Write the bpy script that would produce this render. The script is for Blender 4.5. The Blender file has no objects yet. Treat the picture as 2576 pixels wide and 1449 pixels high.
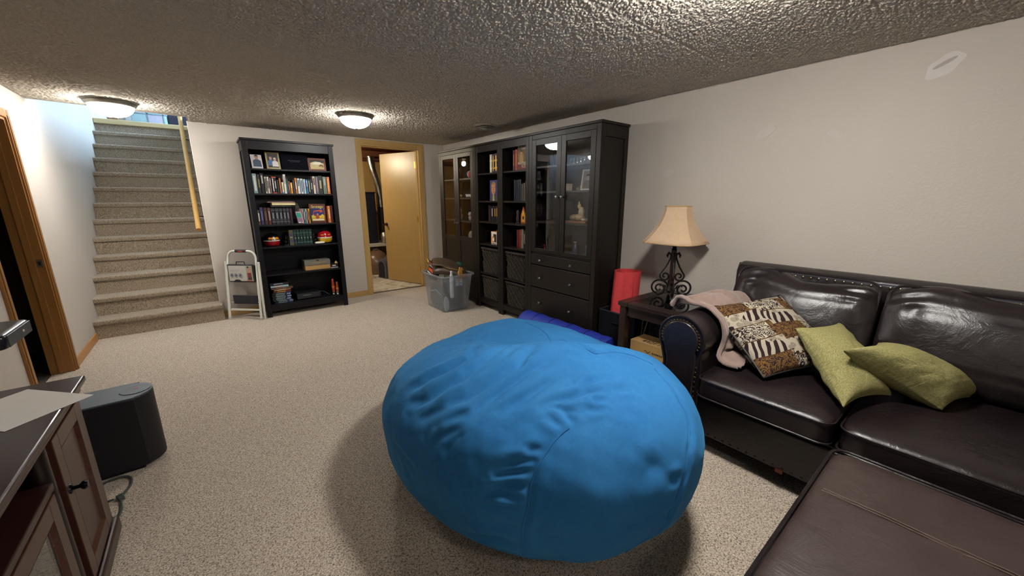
import bpy, bmesh, math, random
import numpy as np
from mathutils import Vector, Matrix
random.seed(7); RNG = np.random.default_rng(7)
SC = bpy.context.scene; COL = SC.collection
PI = math.pi

# ---------------------------------------------------------------- camera
CAM_H = 1.3475
YAW, PITCH = 0.6721, 0.2302
cd = bpy.data.cameras.new('camera'); cam = bpy.data.objects.new('camera', cd); COL.objects.link(cam)
cam.location = (0, 0, CAM_H)
cam.rotation_euler = (PI / 2 - PITCH, 0.0014, -YAW)
cd.sensor_width = 36.0; cd.sensor_fit = 'HORIZONTAL'
cd.lens = 36.0 * 956.7 / 2576; cd.clip_start = 0.02; cd.clip_end = 100
SC.camera = cam
# ---------------------------------------------------------------- view, sky
SC.view_settings.view_transform = 'Standard'; SC.view_settings.look = 'None'
SC.view_settings.gamma = 1; SC.view_settings.exposure = 0.27
SC.view_settings.use_curve_mapping = False
SC.cycles.max_bounces = 5; SC.cycles.diffuse_bounces = 4; SC.cycles.glossy_bounces = 2; SC.cycles.transmission_bounces = 3; SC.cycles.transparent_max_bounces = 10
SC.cycles.caustics_reflective = False; SC.cycles.caustics_refractive = False
SC.cycles.use_adaptive_sampling = True; SC.cycles.adaptive_threshold = 0.16; SC.cycles.adaptive_min_samples = 20; SC.cycles.sample_clamp_indirect = 8.0
W_ = bpy.data.worlds.new('world'); SC.world = W_; W_.use_nodes = True
bg = W_.node_tree.nodes['Background']; bg.inputs[0].default_value = (0.47, 0.70, 1.0, 1); bg.inputs[1].default_value = 42.0
LAMP_STRENGTH = 96.0          # glass bowls of the ceiling lights
LAMP_COLOR = (1.0, 0.965, 0.91, 1)
# portal over the window upstairs: helps the sampler find the daylight
pl = bpy.data.lights.new('window_portal', 'AREA'); pl.shape = 'RECTANGLE'; pl.size = 1.6; pl.size_y = 3.2
pl.cycles.is_portal = True
po = bpy.data.objects.new('window_portal', pl); COL.objects.link(po)
po.location = (2.98, 7.6, 4.0); po.rotation_euler = (0, PI / 2, 0)

# ---------------------------------------------------------------- room numbers
XL, XR, YB, YF, ZC = -1.0, 3.004, 5.456, -2.2, 2.146
ZU = 2.427                                   # floor upstairs

# ---------------------------------------------------------------- materials
def rgb(h):
    h = h.lstrip('#'); c = [int(h[i:i + 2], 16) / 255 for i in (0, 2, 4)]
    return tuple(((x + .055) / 1.055) ** 2.4 if x > .04045 else x / 12.92 for x in c) + (1,)
MATS = {}
class NT:
    def __init__(s, name):
        s.m = bpy.data.materials.new(name); s.m.use_nodes = True; s.t = s.m.node_tree; s.n = s.t.nodes
        s.b = s.n['Principled BSDF']; s.out = s.n['Material Output']
    def add(s, typ, **kw):
        n = s.n.new(typ)
        for k, v in kw.items():
            if k.startswith('_'): setattr(n, k[1:], v)
            else: n.inputs[k.replace('__', ' ')].default_value = v
        return n
    def link(s, a, b): s.t.links.new(a, b)
    def coord(s, kind='Object', scale=(1, 1, 1), rot=(0, 0, 0)):
        tc = s.add('ShaderNodeTexCoord'); mp = s.add('ShaderNodeMapping')
        mp.inputs['Scale'].default_value = scale; mp.inputs['Rotation'].default_value = rot
        s.link(tc.outputs[kind], mp.inputs[0]); return mp.outputs[0]
    def noise(s, co, scale, detail=3, rough=.5, dist=0):
        n = s.add('ShaderNodeTexNoise'); n.inputs['Scale'].default_value = scale; n.inputs['Detail'].default_value = detail
        n.inputs['Roughness'].default_value = rough; n.inputs['Distortion'].default_value = dist
        s.link(co, n.inputs['Vector']); return n.outputs['Fac']
    def voro(s, co, scale, feat='F1'):
        n = s.add('ShaderNodeTexVoronoi', _feature=feat); n.inputs['Scale'].default_value = scale
        s.link(co, n.inputs['Vector']); return n.outputs['Distance']
    def wave(s, co, scale, dist=0, detail=2, dscale=1, direction='X', typ='BANDS'):
        n = s.add('ShaderNodeTexWave', _bands_direction=direction, _wave_type=typ)
        n.inputs['Scale'].default_value = scale; n.inputs['Distortion'].default_value = dist
        n.inputs['Detail'].default_value = detail; n.inputs['Detail Scale'].default_value = dscale
        s.link(co, n.inputs['Vector']); return n.outputs['Fac']
    def ramp(s, fac, stops, interp='LINEAR'):
        r = s.add('ShaderNodeValToRGB'); e = r.color_ramp.elements; r.color_ramp.interpolation = interp
        while len(e) > 1: e.remove(e[-1])
        e[0].position = stops[0][0]; e[0].color = stops[0][1]
        for p, c in stops[1:]:
            x = e.new(p); x.color = c
        s.link(fac, r.inputs[0]); return r.outputs[0]
    def mix(s, f, a, b, blend='MIX'):
        n = s.add('ShaderNodeMix', _data_type='RGBA', _blend_type=blend)
        for sock, val in ((n.inputs[0], f), (n.inputs[6], a), (n.inputs[7], b)):
            if hasattr(val, 'links'): s.link(val, sock)
            else: sock.default_value = val
        return n.outputs[2]
    def math(s, op, a, b=0.0, c=None):
        n = s.add('ShaderNodeMath', _operation=op)
        for i, v in enumerate((a, b) if c is None else (a, b, c)):
            if hasattr(v, 'links'): s.link(v, n.inputs[i])
            else: n.inputs[i].default_value = v
        return n.outputs[0]
    def bump(s, h, strength, dist, prev=None):
        b = s.add('ShaderNodeBump'); b.inputs['Strength'].default_value = strength; b.inputs['Distance'].default_value = dist
        s.link(h, b.inputs['Height'])
        if prev is not None: s.link(prev, b.inputs['Normal'])
        s.link(b.outputs[0], s.b.inputs['Normal']); return b.outputs[0]
    def schlick(s):
        lw = s.add('ShaderNodeLayerWeight'); lw.inputs[0].default_value = .5
        return s.math('ADD', s.math('MULTIPLY', s.math('POWER', lw.outputs['Facing'], 5.0), .95), .045)
    def base(s, col): s.link(col, s.b.inputs['Base Color'])
def dark(c, k): return (c[0] * k, c[1] * k, c[2] * k, 1)

def plain(h, rough=.5, metal=0, spec=.5, var=.12, scale=30, bump=0, coat=0):
    """a painted / plastic / cloth colour with slight mottling and optional fine relief"""
    key = (h, rough, metal, spec, var, scale, bump, coat)
    if key in MATS: return MATS[key]
    s = NT('plain_' + h.strip('#')); c = rgb(h)
    co = s.coord('Object'); f = s.noise(co, scale, 3)
    s.base(s.mix(f, dark(c, 1 - var), dark(c, 1 + var)))
    s.b.inputs['Roughness'].default_value = rough; s.b.inputs['Metallic'].default_value = metal
    s.b.inputs['Specular IOR Level'].default_value = spec; s.b.inputs['Coat Weight'].default_value = coat
    if bump: s.bump(s.noise(co, scale * 8, 2), bump, .002)
    MATS[key] = s.m; return s.m

def m_wall():
    s = NT('wall_paint'); co = s.coord('Object')
    n = s.noise(co, 1.2, 3); s.base(s.mix(n, rgb('#bab2a8'), rgb('#c2bab0')))
    s.b.inputs['Roughness'].default_value = .62; s.b.inputs['Specular IOR Level'].default_value = .3
    h = s.noise(co, 70, 3, .6); s.bump(h, .35, .004); return s.m
def m_ceiling():
    s = NT('popcorn_ceiling'); co = s.coord('Object')
    s.base(s.mix(s.noise(co, 150, 2), rgb('#9d9589'), rgb('#d8d0c3')))  # pale and dark speckle puts lit grains and shaded gaps into the colour
    s.b.inputs['Roughness'].default_value = 1.0; s.b.inputs['Specular IOR Level'].default_value = 0.0
    s.bump(s.noise(co, 190, 2, .6), .5, .003); return s.m
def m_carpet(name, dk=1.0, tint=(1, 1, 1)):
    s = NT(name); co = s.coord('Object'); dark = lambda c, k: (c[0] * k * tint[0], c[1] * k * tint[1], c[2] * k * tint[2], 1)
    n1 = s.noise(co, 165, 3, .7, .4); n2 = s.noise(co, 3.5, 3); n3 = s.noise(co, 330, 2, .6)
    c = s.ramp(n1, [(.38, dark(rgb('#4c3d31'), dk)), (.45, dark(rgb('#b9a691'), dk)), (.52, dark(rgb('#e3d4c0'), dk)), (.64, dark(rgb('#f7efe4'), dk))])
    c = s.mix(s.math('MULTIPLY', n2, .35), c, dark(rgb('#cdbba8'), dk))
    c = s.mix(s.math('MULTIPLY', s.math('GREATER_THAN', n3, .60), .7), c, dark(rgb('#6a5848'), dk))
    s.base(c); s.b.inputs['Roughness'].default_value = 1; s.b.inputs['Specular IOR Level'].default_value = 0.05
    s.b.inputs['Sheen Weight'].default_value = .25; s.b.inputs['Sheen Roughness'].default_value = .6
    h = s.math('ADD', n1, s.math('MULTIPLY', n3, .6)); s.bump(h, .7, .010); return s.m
def m_wood(name, a, b, rough=.4, scale=1.0, axis='Z', bump=.08, coat=0.0, spec=.5):
    s = NT(name); sc = {'Z': (14, 14, 1.2), 'X': (1.2, 14, 14), 'Y': (14, 1.2, 14)}[axis]
    co = s.coord('Object', tuple(v * scale for v in sc))
    g = s.noise(co, 3.0, 5, .65, 1.2); f = s.noise(co, 14, 3, .6)
    s.base(s.mix(s.math('ADD', s.math('MULTIPLY', g, .7), s.math('MULTIPLY', f, .3)), rgb(a), rgb(b)))
    s.b.inputs['Roughness'].default_value = rough; s.b.inputs['Coat Weight'].default_value = coat
    s.b.inputs['Specular IOR Level'].default_value = spec
    if bump: s.bump(f, bump, .002)
    return s.m
def m_leather(name, a, b, rough=.34):
    s = NT(name); co = s.coord('Object'); n = s.noise(co, 6, 5, .6)
    s.base(s.mix(n, rgb(a), rgb(b)))
    s.link(s.math('ADD', s.math('MULTIPLY', n, .28), rough - .14), s.b.inputs['Roughness'])
    s.b.inputs['Specular IOR Level'].default_value = .55
    p = s.bump(s.noise(co, 8, 4, .58, .8), .40, .012)
    s.bump(s.voro(co, 330), .18, .0015, p); return s.m
def m_bag():
    s = NT('blue_suede'); co = s.coord('Object'); n = s.noise(co, 4, 5, .65); f = s.noise(co, 60, 3)
    c = s.mix(n, rgb('#175186'), rgb('#3471a2')); c = s.mix(s.math('MULTIPLY', f, .25), c, rgb('#3488cc'))
    s.base(c); s.b.inputs['Roughness'].default_value = .85; s.b.inputs['Specular IOR Level'].default_value = .12
    s.b.inputs['Sheen Weight'].default_value = .22; s.b.inputs['Sheen Roughness'].default_value = .45
    s.b.inputs['Sheen Tint'].default_value = rgb('#63b4e2')
    p = s.bump(s.noise(co, 10, 3, .5, .3), .22, .015)
    s.bump(s.noise(co, 140, 2), .12, .002, p); return s.m
def m_weave(name, a, b, c3):
    s = NT(name); co = s.coord('UV')
    w1 = s.wave(co, 42, 1.5, 2, 3, 'X'); w2 = s.wave(co, 42, 1.5, 2, 3, 'Y'); n = s.noise(co, 55, 4, .7)
    n2 = s.noise(s.coord('UV', (1, 14, 1)), 30, 3, .6)
    c = s.ramp(n, [(.3, rgb(a)), (.52, rgb(b)), (.72, rgb(c3))])
    c = s.mix(s.math('MULTIPLY', s.math('MULTIPLY', w1, w2), .45), c, rgb(c3)); c = s.mix(s.math('MULTIPLY', n2, .3), c, rgb(a))
    s.base(c); s.b.inputs['Roughness'].default_value = .9; s.b.inputs['Specular IOR Level'].default_value = .15
    p = s.bump(s.math('ADD', w1, w2), .25, .002); s.bump(s.noise(co, 7, 3, .5, 1), .4, .02, p); return s.m
def m_tapestry():
    """patchwork cushion: rows of cream and ochre blocks with dark scrolls"""
    s = NT('tapestry_print'); co = s.coord('UV')
    sx = s.add('ShaderNodeSeparateXYZ'); s.link(co, sx.inputs[0]); u, v = sx.outputs[0], sx.outputs[1]
    v = s.math('ADD', v, s.math('MULTIPLY', s.math('SINE', s.math('MULTIPLY', u, 7.0)), .018)); v = s.math('ADD', v, s.math('MULTIPLY', s.math('FLOOR', s.math('MULTIPLY', u, 2.1)), .07))
    row = s.math('FLOOR', s.math('MULTIPLY', v, 5.0)); col = s.math('FLOOR', s.math('MULTIPLY', s.math('ADD', u, s.math('MULTIPLY', row, .23)), 2.3))
    ochre = s.math('MULTIPLY', s.math('COMPARE', s.math('MODULO', row, 2.0), 0.0, .1), s.math('COMPARE', s.math('MODULO', s.math('ADD', col, 8.0), 2.0), 0.0, .1))
    plainrow = s.math('COMPARE', s.math('MODULO', row, 2.0), 1.0, .1)
    nz = s.noise(co, 12, 1, .5, 3.0); scroll = s.math('GREATER_THAN', s.math('ABSOLUTE', s.math('SUBTRACT', nz, .5)), .06)
    scroll = s.math('SUBTRACT', 1.0, scroll)
    fl = s.voro(co, 13); flower = s.math('GREATER_THAN', s.math('SINE', s.math('MULTIPLY', fl, 95)), .35)
    flower = s.math('MULTIPLY', flower, s.math('LESS_THAN', fl, .035 * 13))
    lf = s.wave(s.coord('UV', (1, 1, 1), (0, 0, .35)), 4.2, 5.0, 1, 1.0, 'X'); leaf = s.math('GREATER_THAN', lf, .48)
    n2 = s.noise(co, 3.1, 1); leafarea = s.math('GREATER_THAN', n2, .47)
    dk = rgb('#2c2022'); cream = rgb('#b2a996'); och = rgb('#6b4f2c')
    a = s.mix(s.math('MAXIMUM', scroll, flower), cream, dk)
    b = s.mix(s.math('MULTIPLY', leaf, leafarea), rgb('#a59b8a'), dk); b = s.mix(s.math('MULTIPLY', flower, s.math('SUBTRACT', 1.0, leafarea)), b, dk)
    o = s.mix(scroll, och, dk)
    c = s.mix(ochre, a, o); c = s.mix(plainrow, c, b)
    fr = s.math('FRACT', s.math('MULTIPLY', v, 5.0)); c = s.mix(s.math('LESS_THAN', fr, .05), c, rgb('#4c3520'))
    s.base(c); s.b.inputs['Roughness'].default_value = .9; s.b.inputs['Specular IOR Level'].default_value = .1
    s.bump(s.noise(co, 160, 2), .3, .002); return s.m
def m_glass(name='thin_glass', refl=1.0, tint=(1, 1, 1, 1)):
    s = NT(name); s.n.remove(s.b)
    tr = s.add('ShaderNodeBsdfTransparent'); tr.inputs[0].default_value = tint
    gl = s.add('ShaderNodeBsdfGlossy'); gl.inputs['Roughness'].default_value = .012; gl.inputs[0].default_value = (.95, .97, 1, 1)
    mx = s.add('ShaderNodeMixShader'); s.link(s.math('MULTIPLY', s.schlick(), 1.15 * refl), mx.inputs[0])
    s.link(tr.outputs[0], mx.inputs[1]); s.link(gl.outputs[0], mx.inputs[2]); s.link(mx.outputs[0], s.out.inputs[0]); return s.m
def m_tote():
    s = NT('frosted_plastic'); s.n.remove(s.b)
    tr = s.add('ShaderNodeBsdfTransparent'); tr.inputs[0].default_value = (.93, .95, .97, 1)
    df = s.add('ShaderNodeBsdfDiffuse'); df.inputs[0].default_value = (.78, .82, .86, 1)
    tl = s.add('ShaderNodeBsdfTranslucent'); tl.inputs[0].default_value = (.78, .82, .86, 1)
    gl = s.add('ShaderNodeBsdfGlossy'); gl.inputs['Roughness'].default_value = .18
    m1 = s.add('ShaderNodeMixShader'); m1.inputs[0].default_value = .5; s.link(df.outputs[0], m1.inputs[1]); s.link(tl.outputs[0], m1.inputs[2])
    m2 = s.add('ShaderNodeMixShader'); m2.inputs[0].default_value = .19; s.link(tr.outputs[0], m2.inputs[1]); s.link(m1.outputs[0], m2.inputs[2])
    m3 = s.add('ShaderNodeMixShader'); s.link(s.schlick(), m3.inputs[0]); s.link(m2.outputs[0], m3.inputs[1]); s.link(gl.outputs[0], m3.inputs[2])
    s.link(m3.outputs[0], s.out.inputs[0]); return s.m
def m_emit(name, col, st):
    s = NT(name); s.n.remove(s.b); e = s.add('ShaderNodeEmission'); e.inputs[0].default_value = col; e.inputs[1].default_value = st
    co = s.coord('Object'); s.link(s.mix(s.noise(co, 20, 2), col, dark(col, .96)), e.inputs[0])
    s.link(e.outputs[0], s.out.inputs[0]); return s.m
def m_basket():
    s = NT('woven_basket'); co = s.coord('Object')
    a = s.wave(co, 9, .3, 1, 1, 'DIAGONAL'); n = s.noise(co, 40, 3)
    s.base(s.mix(s.math('MULTIPLY', a, n), rgb('#231c15'), rgb('#5c4f3d'))); s.b.inputs['Roughness'].default_value = .7
    return s.m
def m_duct():
    s = NT('foil_duct'); co = s.coord('Object'); s.base(s.mix(s.noise(co, 25, 3), rgb('#8f8d88'), rgb('#d8d6d0')))
    s.b.inputs['Metallic'].default_value = 1; s.b.inputs['Roughness'].default_value = .3
    s.bump(s.noise(co, 45, 3), .5, .01); return s.m

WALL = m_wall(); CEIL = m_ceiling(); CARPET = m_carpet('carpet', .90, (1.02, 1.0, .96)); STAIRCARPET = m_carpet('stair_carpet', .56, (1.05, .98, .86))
OAK = m_wood('honey_oak', '#9f7b42', '#c8a96e', .38, bump=.1); OAKX = m_wood('honey_oak_across', '#9f7b42', '#c8a96e', .38, axis='X', bump=.1)
OAKY = m_wood('honey_oak_along', '#9a6a34', '#c08a4b', .4, axis='Y', bump=.1); BROWNOAK = m_wood('brown_oak', '#7a5228', '#a5743c', .38, bump=.1); OAKDOOR = m_wood('oak_veneer', '#957848', '#b3945c', .36, .8, bump=.05)
RAILW = m_wood('rail_oak', '#b98a3e', '#d9ae62', .4, axis='Y')
BLACKWOOD = m_wood('black_stain', '#07070c', '#111016', .40, bump=.04, spec=.28)
BROWNBLACK = m_wood('black_brown_stain', '#15110e', '#231d18', .40, bump=.04, spec=.3)
DARKCHERRY = m_wood('dark_cherry', '#180c0c', '#331a17', .3, axis='Y', bump=.04, coat=.08, spec=.35)
DARKCHERRYV = m_wood('dark_cherry_upright', '#2a1613', '#4a2a21', .3, axis='Z', bump=.04, coat=.12, spec=.4)
ESPRESSO = m_wood('espresso_wood', '#1c1311', '#2e201b', .3, axis='X', bump=.04, coat=.15)
LEATHER = m_leather('brown_leather', '#120d0f', '#241a1c'); LEATHER2 = m_leather('ottoman_leather', '#291e1e', '#3e302d', .42)
GLASS = m_glass(); TABLEGLASS = m_glass('smoked_glass', 1.3, (.35, .36, .36, 1)); TOTE = m_tote()
BOWL = m_emit('lit_bowl', LAMP_COLOR, LAMP_STRENGTH)
BRASS = plain('#b98d3a', .28, 1, var=.1); PEWTER = plain('#8b8880', .35, .9, var=.08); CHROME = plain('#c9c9c6', .18, 1)
IRON = plain('#1b1512', .38, .4, var=.3, bump=.25); DARKKNOB = plain('#77777a', .3, .9)
WHITEMETAL = plain('#d3d2c8', .35, 0, var=.05); PAPER = plain('#e9e4d6', .9, 0, .1, .05, 60)
BAG = m_bag(); GREEN = m_weave('green_tweed', '#6b6242', '#8f8a56', '#b3ad80'); TAPESTRY = m_tapestry()
BASKET = m_basket(); DUCT = m_duct()

# ---------------------------------------------------------------- mesh helpers
class MB:
    def __init__(s): s.v = []; s.f = []; s.m = []; s.k = 0
    def mat(s, k): s.k = k; return s
    def face(s, idx): s.f.append(tuple(idx)); s.m.append(s.k)
    def box(s, x0, x1, y0, y1, z0, z1):
        if x0 > x1: x0, x1 = x1, x0
        if y0 > y1: y0, y1 = y1, y0
        if z0 > z1: z0, z1 = z1, z0
        b = len(s.v)
        s.v += [(x0, y0, z0), (x1, y0, z0), (x1, y1, z0), (x0, y1, z0), (x0, y0, z1), (x1, y0, z1), (x1, y1, z1), (x0, y1, z1)]
        for q in ((0, 3, 2, 1), (4, 5, 6, 7), (0, 1, 5, 4), (1, 2, 6, 5), (2, 3, 7, 6), (3, 0, 4, 7)): s.face([b + i for i in q])
        return s
    def obox(s, M, sx, sy, sz):
        b = len(s.v); t = MB().box(-sx / 2, sx / 2, -sy / 2, sy / 2, -sz / 2, sz / 2)
        s.v += [tuple(M @ Vector(p)) for p in t.v]
        for q in t.f: s.face([b + i for i in q])
        return s
    def bar(s, p, q, w, t, up=(0, 0, 1)):
        """square bar from p to q"""
        p, q = Vector(p), Vector(q); d = (q - p); L = d.length; d.normalize(); u = Vector(up)
        if abs(d.dot(u)) > .98: u = Vector((0, 1, 0))
        a = d.cross(u).normalized(); c = a.cross(d)
        M = Matrix((a, d, c)).transposed().to_4x4(); M.translation = (p + q) / 2
        return s.obox(M, w, L, t)
    def prism(s, poly, a, b, axis='x'):
        n = len(poly); i0 = len(s.v)
        for t in (a, b):
            for (p, q) in poly: s.v.append({'x': (t, p, q), 'y': (p, t, q), 'z': (p, q, t)}[axis])
        s.face([i0 + i for i in range(n)][::-1]); s.face([i0 + n + i for i in range(n)])
        for i in range(n): j = (i + 1) % n; s.face([i0 + i, i0 + j, i0 + n + j, i0 + n + i])
        return s
    def tube(s, path, r, n=8, closed=False, caps=True):
        P = [Vector(p) for p in path]; N = len(P); rs = r if hasattr(r, '__len__') else [r] * N
        b0 = len(s.v); up = None
        for i in range(N):
            if closed: d = P[(i + 1) % N] - P[i - 1]
            else: d = P[min(i + 1, N - 1)] - P[max(i - 1, 0)]
            d = d.normalized() if d.length > 1e-9 else Vector((0, 0, 1))
            if up is None: up = Vector((0, 0, 1)) if abs(d.z) < .9 else Vector((1, 0, 0))
            a = (up - d * up.dot(d))
            a = a.normalized() if a.length > 1e-6 else d.orthogonal().normalized()
            up = a; c = d.cross(a)
            for k in range(n):
                t = 2 * PI * k / n; s.v.append(tuple(P[i] + (a * math.cos(t) + c * math.sin(t)) * rs[i]))
        M = N if closed else N - 1
        for i in range(M):
            for k in range(n):
                A = b0 + i * n; B = b0 + ((i + 1) % N) * n; s.face((A + k, A + (k + 1) % n, B + (k + 1) % n, B + k))
        if caps and not closed:
            s.face([b0 + k for k in range(n)][::-1]); s.face([b0 + (N - 1) * n + k for k in range(n)])
        return s
    def cyl(s, p, q, r0, r1=None, n=20): return s.tube([p, q], [r0, r0 if r1 is None else r1], n)
    def lathe(s, prof, c=(0, 0, 0), n=28, axis='z'):
        b = len(s.v); m = len(prof)
        for (r, z) in prof:
            for k in range(n):
                t = 2 * PI * k / n; x, y = r * math.cos(t), r * math.sin(t)
                p = {'z': (x, y, z), 'x': (z, x, y), 'y': (x, -z, y)}[axis]
                s.v.append((c[0] + p[0], c[1] + p[1], c[2] + p[2]))
        for i in range(m - 1):
            for k in range(n): s.face((b + i * n + k, b + i * n + (k + 1) % n, b + (i + 1) * n + (k + 1) % n, b + (i + 1) * n + k))
        if prof[0][0] > 1e-5: s.face([b + k for k in range(n)][::-1])
        if prof[-1][0] > 1e-5: s.face([b + (m - 1) * n + k for k in range(n)])
        return s
    def grid(s, G, wrapu=False, flip=False):
        nu, nv = G.shape[:2]; b = len(s.v); s.v += [tuple(p) for p in G.reshape(-1, 3)]
        for i in range(nu if wrapu else nu - 1):
            for j in range(nv - 1):
                q = [b + i * nv + j, b + ((i + 1) % nu) * nv + j, b + ((i + 1) % nu) * nv + j + 1, b + i * nv + j + 1]
                s.face(q[::-1] if flip else q)
        return s
    def sphere(s, c, rx, ry=None, rz=None, n=18, m=12):
        ry = ry or rx; rz = rz or rx
        th = np.linspace(0, 2 * PI, n, endpoint=False); ph = np.linspace(-PI / 2, PI / 2, m)
        T, Q = np.meshgrid(th, ph, indexing='ij')
        return s.grid(np.stack([c[0] + rx * np.cos(Q) * np.cos(T), c[1] + ry * np.cos(Q) * np.sin(T), c[2] + rz * np.sin(Q)], -1), True)

ORG = {}
def mesh(name, mb, mats, parent=None, loc=None, rz=0, smooth=False, bevel=0, uv=None, seg=2, ang=.6, solid=0, sub=0, local=False):
    me = bpy.data.meshes.new(name)
    if parent is not None: off = ORG.get(parent, Vector((0, 0, 0)))
    elif local: off = Vector((0, 0, 0))
    elif loc is not None: off = Vector(loc)
    else:
        A = np.array(mb.v); loc = ((A[:, 0].min() + A[:, 0].max()) / 2, (A[:, 1].min() + A[:, 1].max()) / 2, A[:, 2].min()); off = Vector(loc)
    me.from_pydata([(p[0] - off[0], p[1] - off[1], p[2] - off[2]) for p in mb.v], [], mb.f)
    if not isinstance(mats, (list, tuple)): mats = [mats]
    for m in mats: me.materials.append(m)
    if len(mats) > 1: me.polygons.foreach_set('material_index', mb.m)
    if uv is not None:
        l = me.uv_layers.new(); li = np.zeros(len(me.loops), dtype=np.int32); me.loops.foreach_get('vertex_index', li)
        l.data.foreach_set('uv', np.asarray(uv)[li].astype(np.float32).ravel())
    me.validate(); me.update()
    if smooth:
        me.polygons.foreach_set('use_smooth', [True] * len(me.polygons)); me.set_sharp_from_angle(angle=ang)
    o = bpy.data.objects.new(name, me); COL.objects.link(o)
    if parent is not None: o.parent = parent; ORG[o] = off
    else:
        o.location = loc if loc is not None else (0, 0, 0); o.rotation_euler = (0, 0, rz); ORG[o] = Vector((0, 0, 0)) if local else Vector(off)
    if solid:
        md = o.modifiers.new('solidify', 'SOLIDIFY'); md.thickness = solid; md.offset = 0
    if sub:
        md = o.modifiers.new('subsurf', 'SUBSURF'); md.levels = sub; md.render_levels = sub
    if bevel:
        md = o.modifiers.new('bevel', 'BEVEL'); md.width = bevel; md.segments = seg; md.limit_method = 'ANGLE'; md.angle_limit = .7
        md.harden_normals = False
    return o
def tag(o, label, cat, group=None):
    o['label'] = label; o['category'] = cat
    if group: o['group'] = group
    return o
def struct(o): o['kind'] = 'structure'; return o
def root(name, label, cat, loc=(0, 0, 0), rz=0, group=None, local=False):
    o = bpy.data.objects.new(name, None); COL.objects.link(o); o.empty_display_size = .1
    o.location = loc; o.rotation_euler = (0, 0, rz); ORG[o] = Vector((0, 0, 0)) if local else Vector(loc)
    return tag(o, label, cat, group)
class Frame:
    """a local frame: x across, y into the shelf, z up"""
    def __init__(s, loc, rz): s.l = Vector(loc); s.rz = rz
    def w(s, x, y, z):
        c, n = math.cos(s.rz), math.sin(s.rz); return (s.l.x + c * x - n * y, s.l.y + n * x + c * y, s.l.z + z)
WORLD = Frame((0, 0, 0), 0)
def thing(F, name, label, cat, p, rot=0, group=None): return root(name, label, cat, F.w(*p), F.rz + rot, group, True)
def single(F, name, mb, mats, label, cat, p, rot=0, group=None, **kw):
    o = mesh(name, mb, mats, None, F.w(*p), F.rz + rot, local=True, **kw); return tag(o, label, cat, group)
def decal(name, parent, o, u, v, shapes, step=.0004):
    """flat print: coloured polygons (2-D) laid on a plane at o with axes u, v"""
    o, u, v = Vector(o), Vector(u), Vector(v); n = u.cross(v).normalized(); mb = MB(); mats = []
    for k, (h, poly) in enumerate(shapes):
        m = plain(h, .6, var=.06, scale=80)
        if m not in mats: mats.append(m)
        mb.mat(mats.index(m)); b = len(mb.v)
        for (a, c) in poly: mb.v.append(tuple(o + u * a + v * c + n * step * (k + 1)))
        mb.face(range(b, b + len(poly)))
    return mesh(name, mb, mats, parent)
def rect(x0, y0, x1, y1): return [(x0, y0), (x1, y0), (x1, y1), (x0, y1)]
def ell(cx, cy, rx, ry, n=16, a0=0, a1=2 * PI): 
    m = n if a1 - a0 > 6.2 else n - 1
    return [(cx + rx * math.cos(a0 + (a1 - a0) * i / m), cy + ry * math.sin(a0 + (a1 - a0) * i / m)) for i in range(n)]
TEXTS = {}
def text_mesh(s):
    if s not in TEXTS:
        cu = bpy.data.curves.new('t', 'FONT'); cu.body = s; cu.size = 1; cu.extrude = 0; cu.resolution_u = 3
        ob = bpy.data.objects.new('t', cu); COL.objects.link(ob); bpy.context.view_layer.update()
        me = bpy.data.meshes.new_from_object(ob.evaluated_get(bpy.context.evaluated_depsgraph_get()))
        V = np.array([v.co[:] for v in me.vertices]); Fc = [tuple(p.vertices) for p in me.polygons]
        bpy.data.objects.remove(ob); bpy.data.meshes.remove(me); V[:, 0] -= V[:, 0].min(); V[:, 1] -= V[:, 1].min()
        TEXTS[s] = (V / V[:, 0].max(), Fc)
    return TEXTS[s]
def lettering(s, parent, o, u, v, width, mat, stretch=1.0, lift=.0014, name='lettering'):
    V, Fc = text_mesh(s); o, u, v = Vector(o), Vector(u).normalized(), Vector(v).normalized(); n = u.cross(v); mb = MB()
    mb.v = [tuple(o + u * (p[0] * width) + v * (p[1] * width * stretch) + n * lift) for p in V]
    for q in Fc: mb.face(q)
    return mesh(name, mb, mat, parent)
for t_ in ('Stratego', 'JACQUELINE', 'CAREY', "NAAMAH'S", 'KISS', '442F1', 'BR7', 'LONG-STAY', 'STERILITE'): text_mesh(t_)
def fbm(X, Y, Z=0, seed=0, oct=4, base=1.0, gain=.5):
    """cheap smooth noise from sums of rotated sines"""
    r = np.random.default_rng(seed); out = 0; a = 1; f = base
    for _ in range(oct):
        for _ in range(3):
            d = r.normal(size=3); d /= np.linalg.norm(d); out = out + a * np.sin(f * (d[0] * X + d[1] * Y + d[2] * Z) + r.uniform(0, 6.28)) / 3
        a *= gain; f *= 2.1
    return out
def superq(x0, x1, y0, y1, z0, z1, e1=.35, e2=.3, nu=64, nv=36, wob=0, seed=1, crown=0):
    """soft rounded block (cushion)"""
    th = np.linspace(-PI, PI, nu, endpoint=False); ph = np.linspace(-PI / 2, PI / 2, nv); T, Q = np.meshgrid(th, ph, indexing='ij')
    p = lambda a, e: np.sign(a) * np.abs(a) ** e
    X = p(np.cos(Q), e1) * p(np.cos(T), e2); Y = p(np.cos(Q), e1) * p(np.sin(T), e2); Z = p(np.sin(Q), e1)
    G = np.stack([(x0 + x1) / 2 + (x1 - x0) / 2 * X, (y0 + y1) / 2 + (y1 - y0) / 2 * Y, (z0 + z1) / 2 + (z1 - z0) / 2 * Z], -1)
    if crown: G[..., 2] += crown * np.clip(Z, 0, 1) * (1 - X ** 2) * (1 - Y ** 2)
    if wob:
        w = wob * fbm(G[..., 0], G[..., 1], G[..., 2], seed, 3, 9)
        G += w[..., None] * np.stack([X, Y, Z], -1)
    return G
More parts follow.
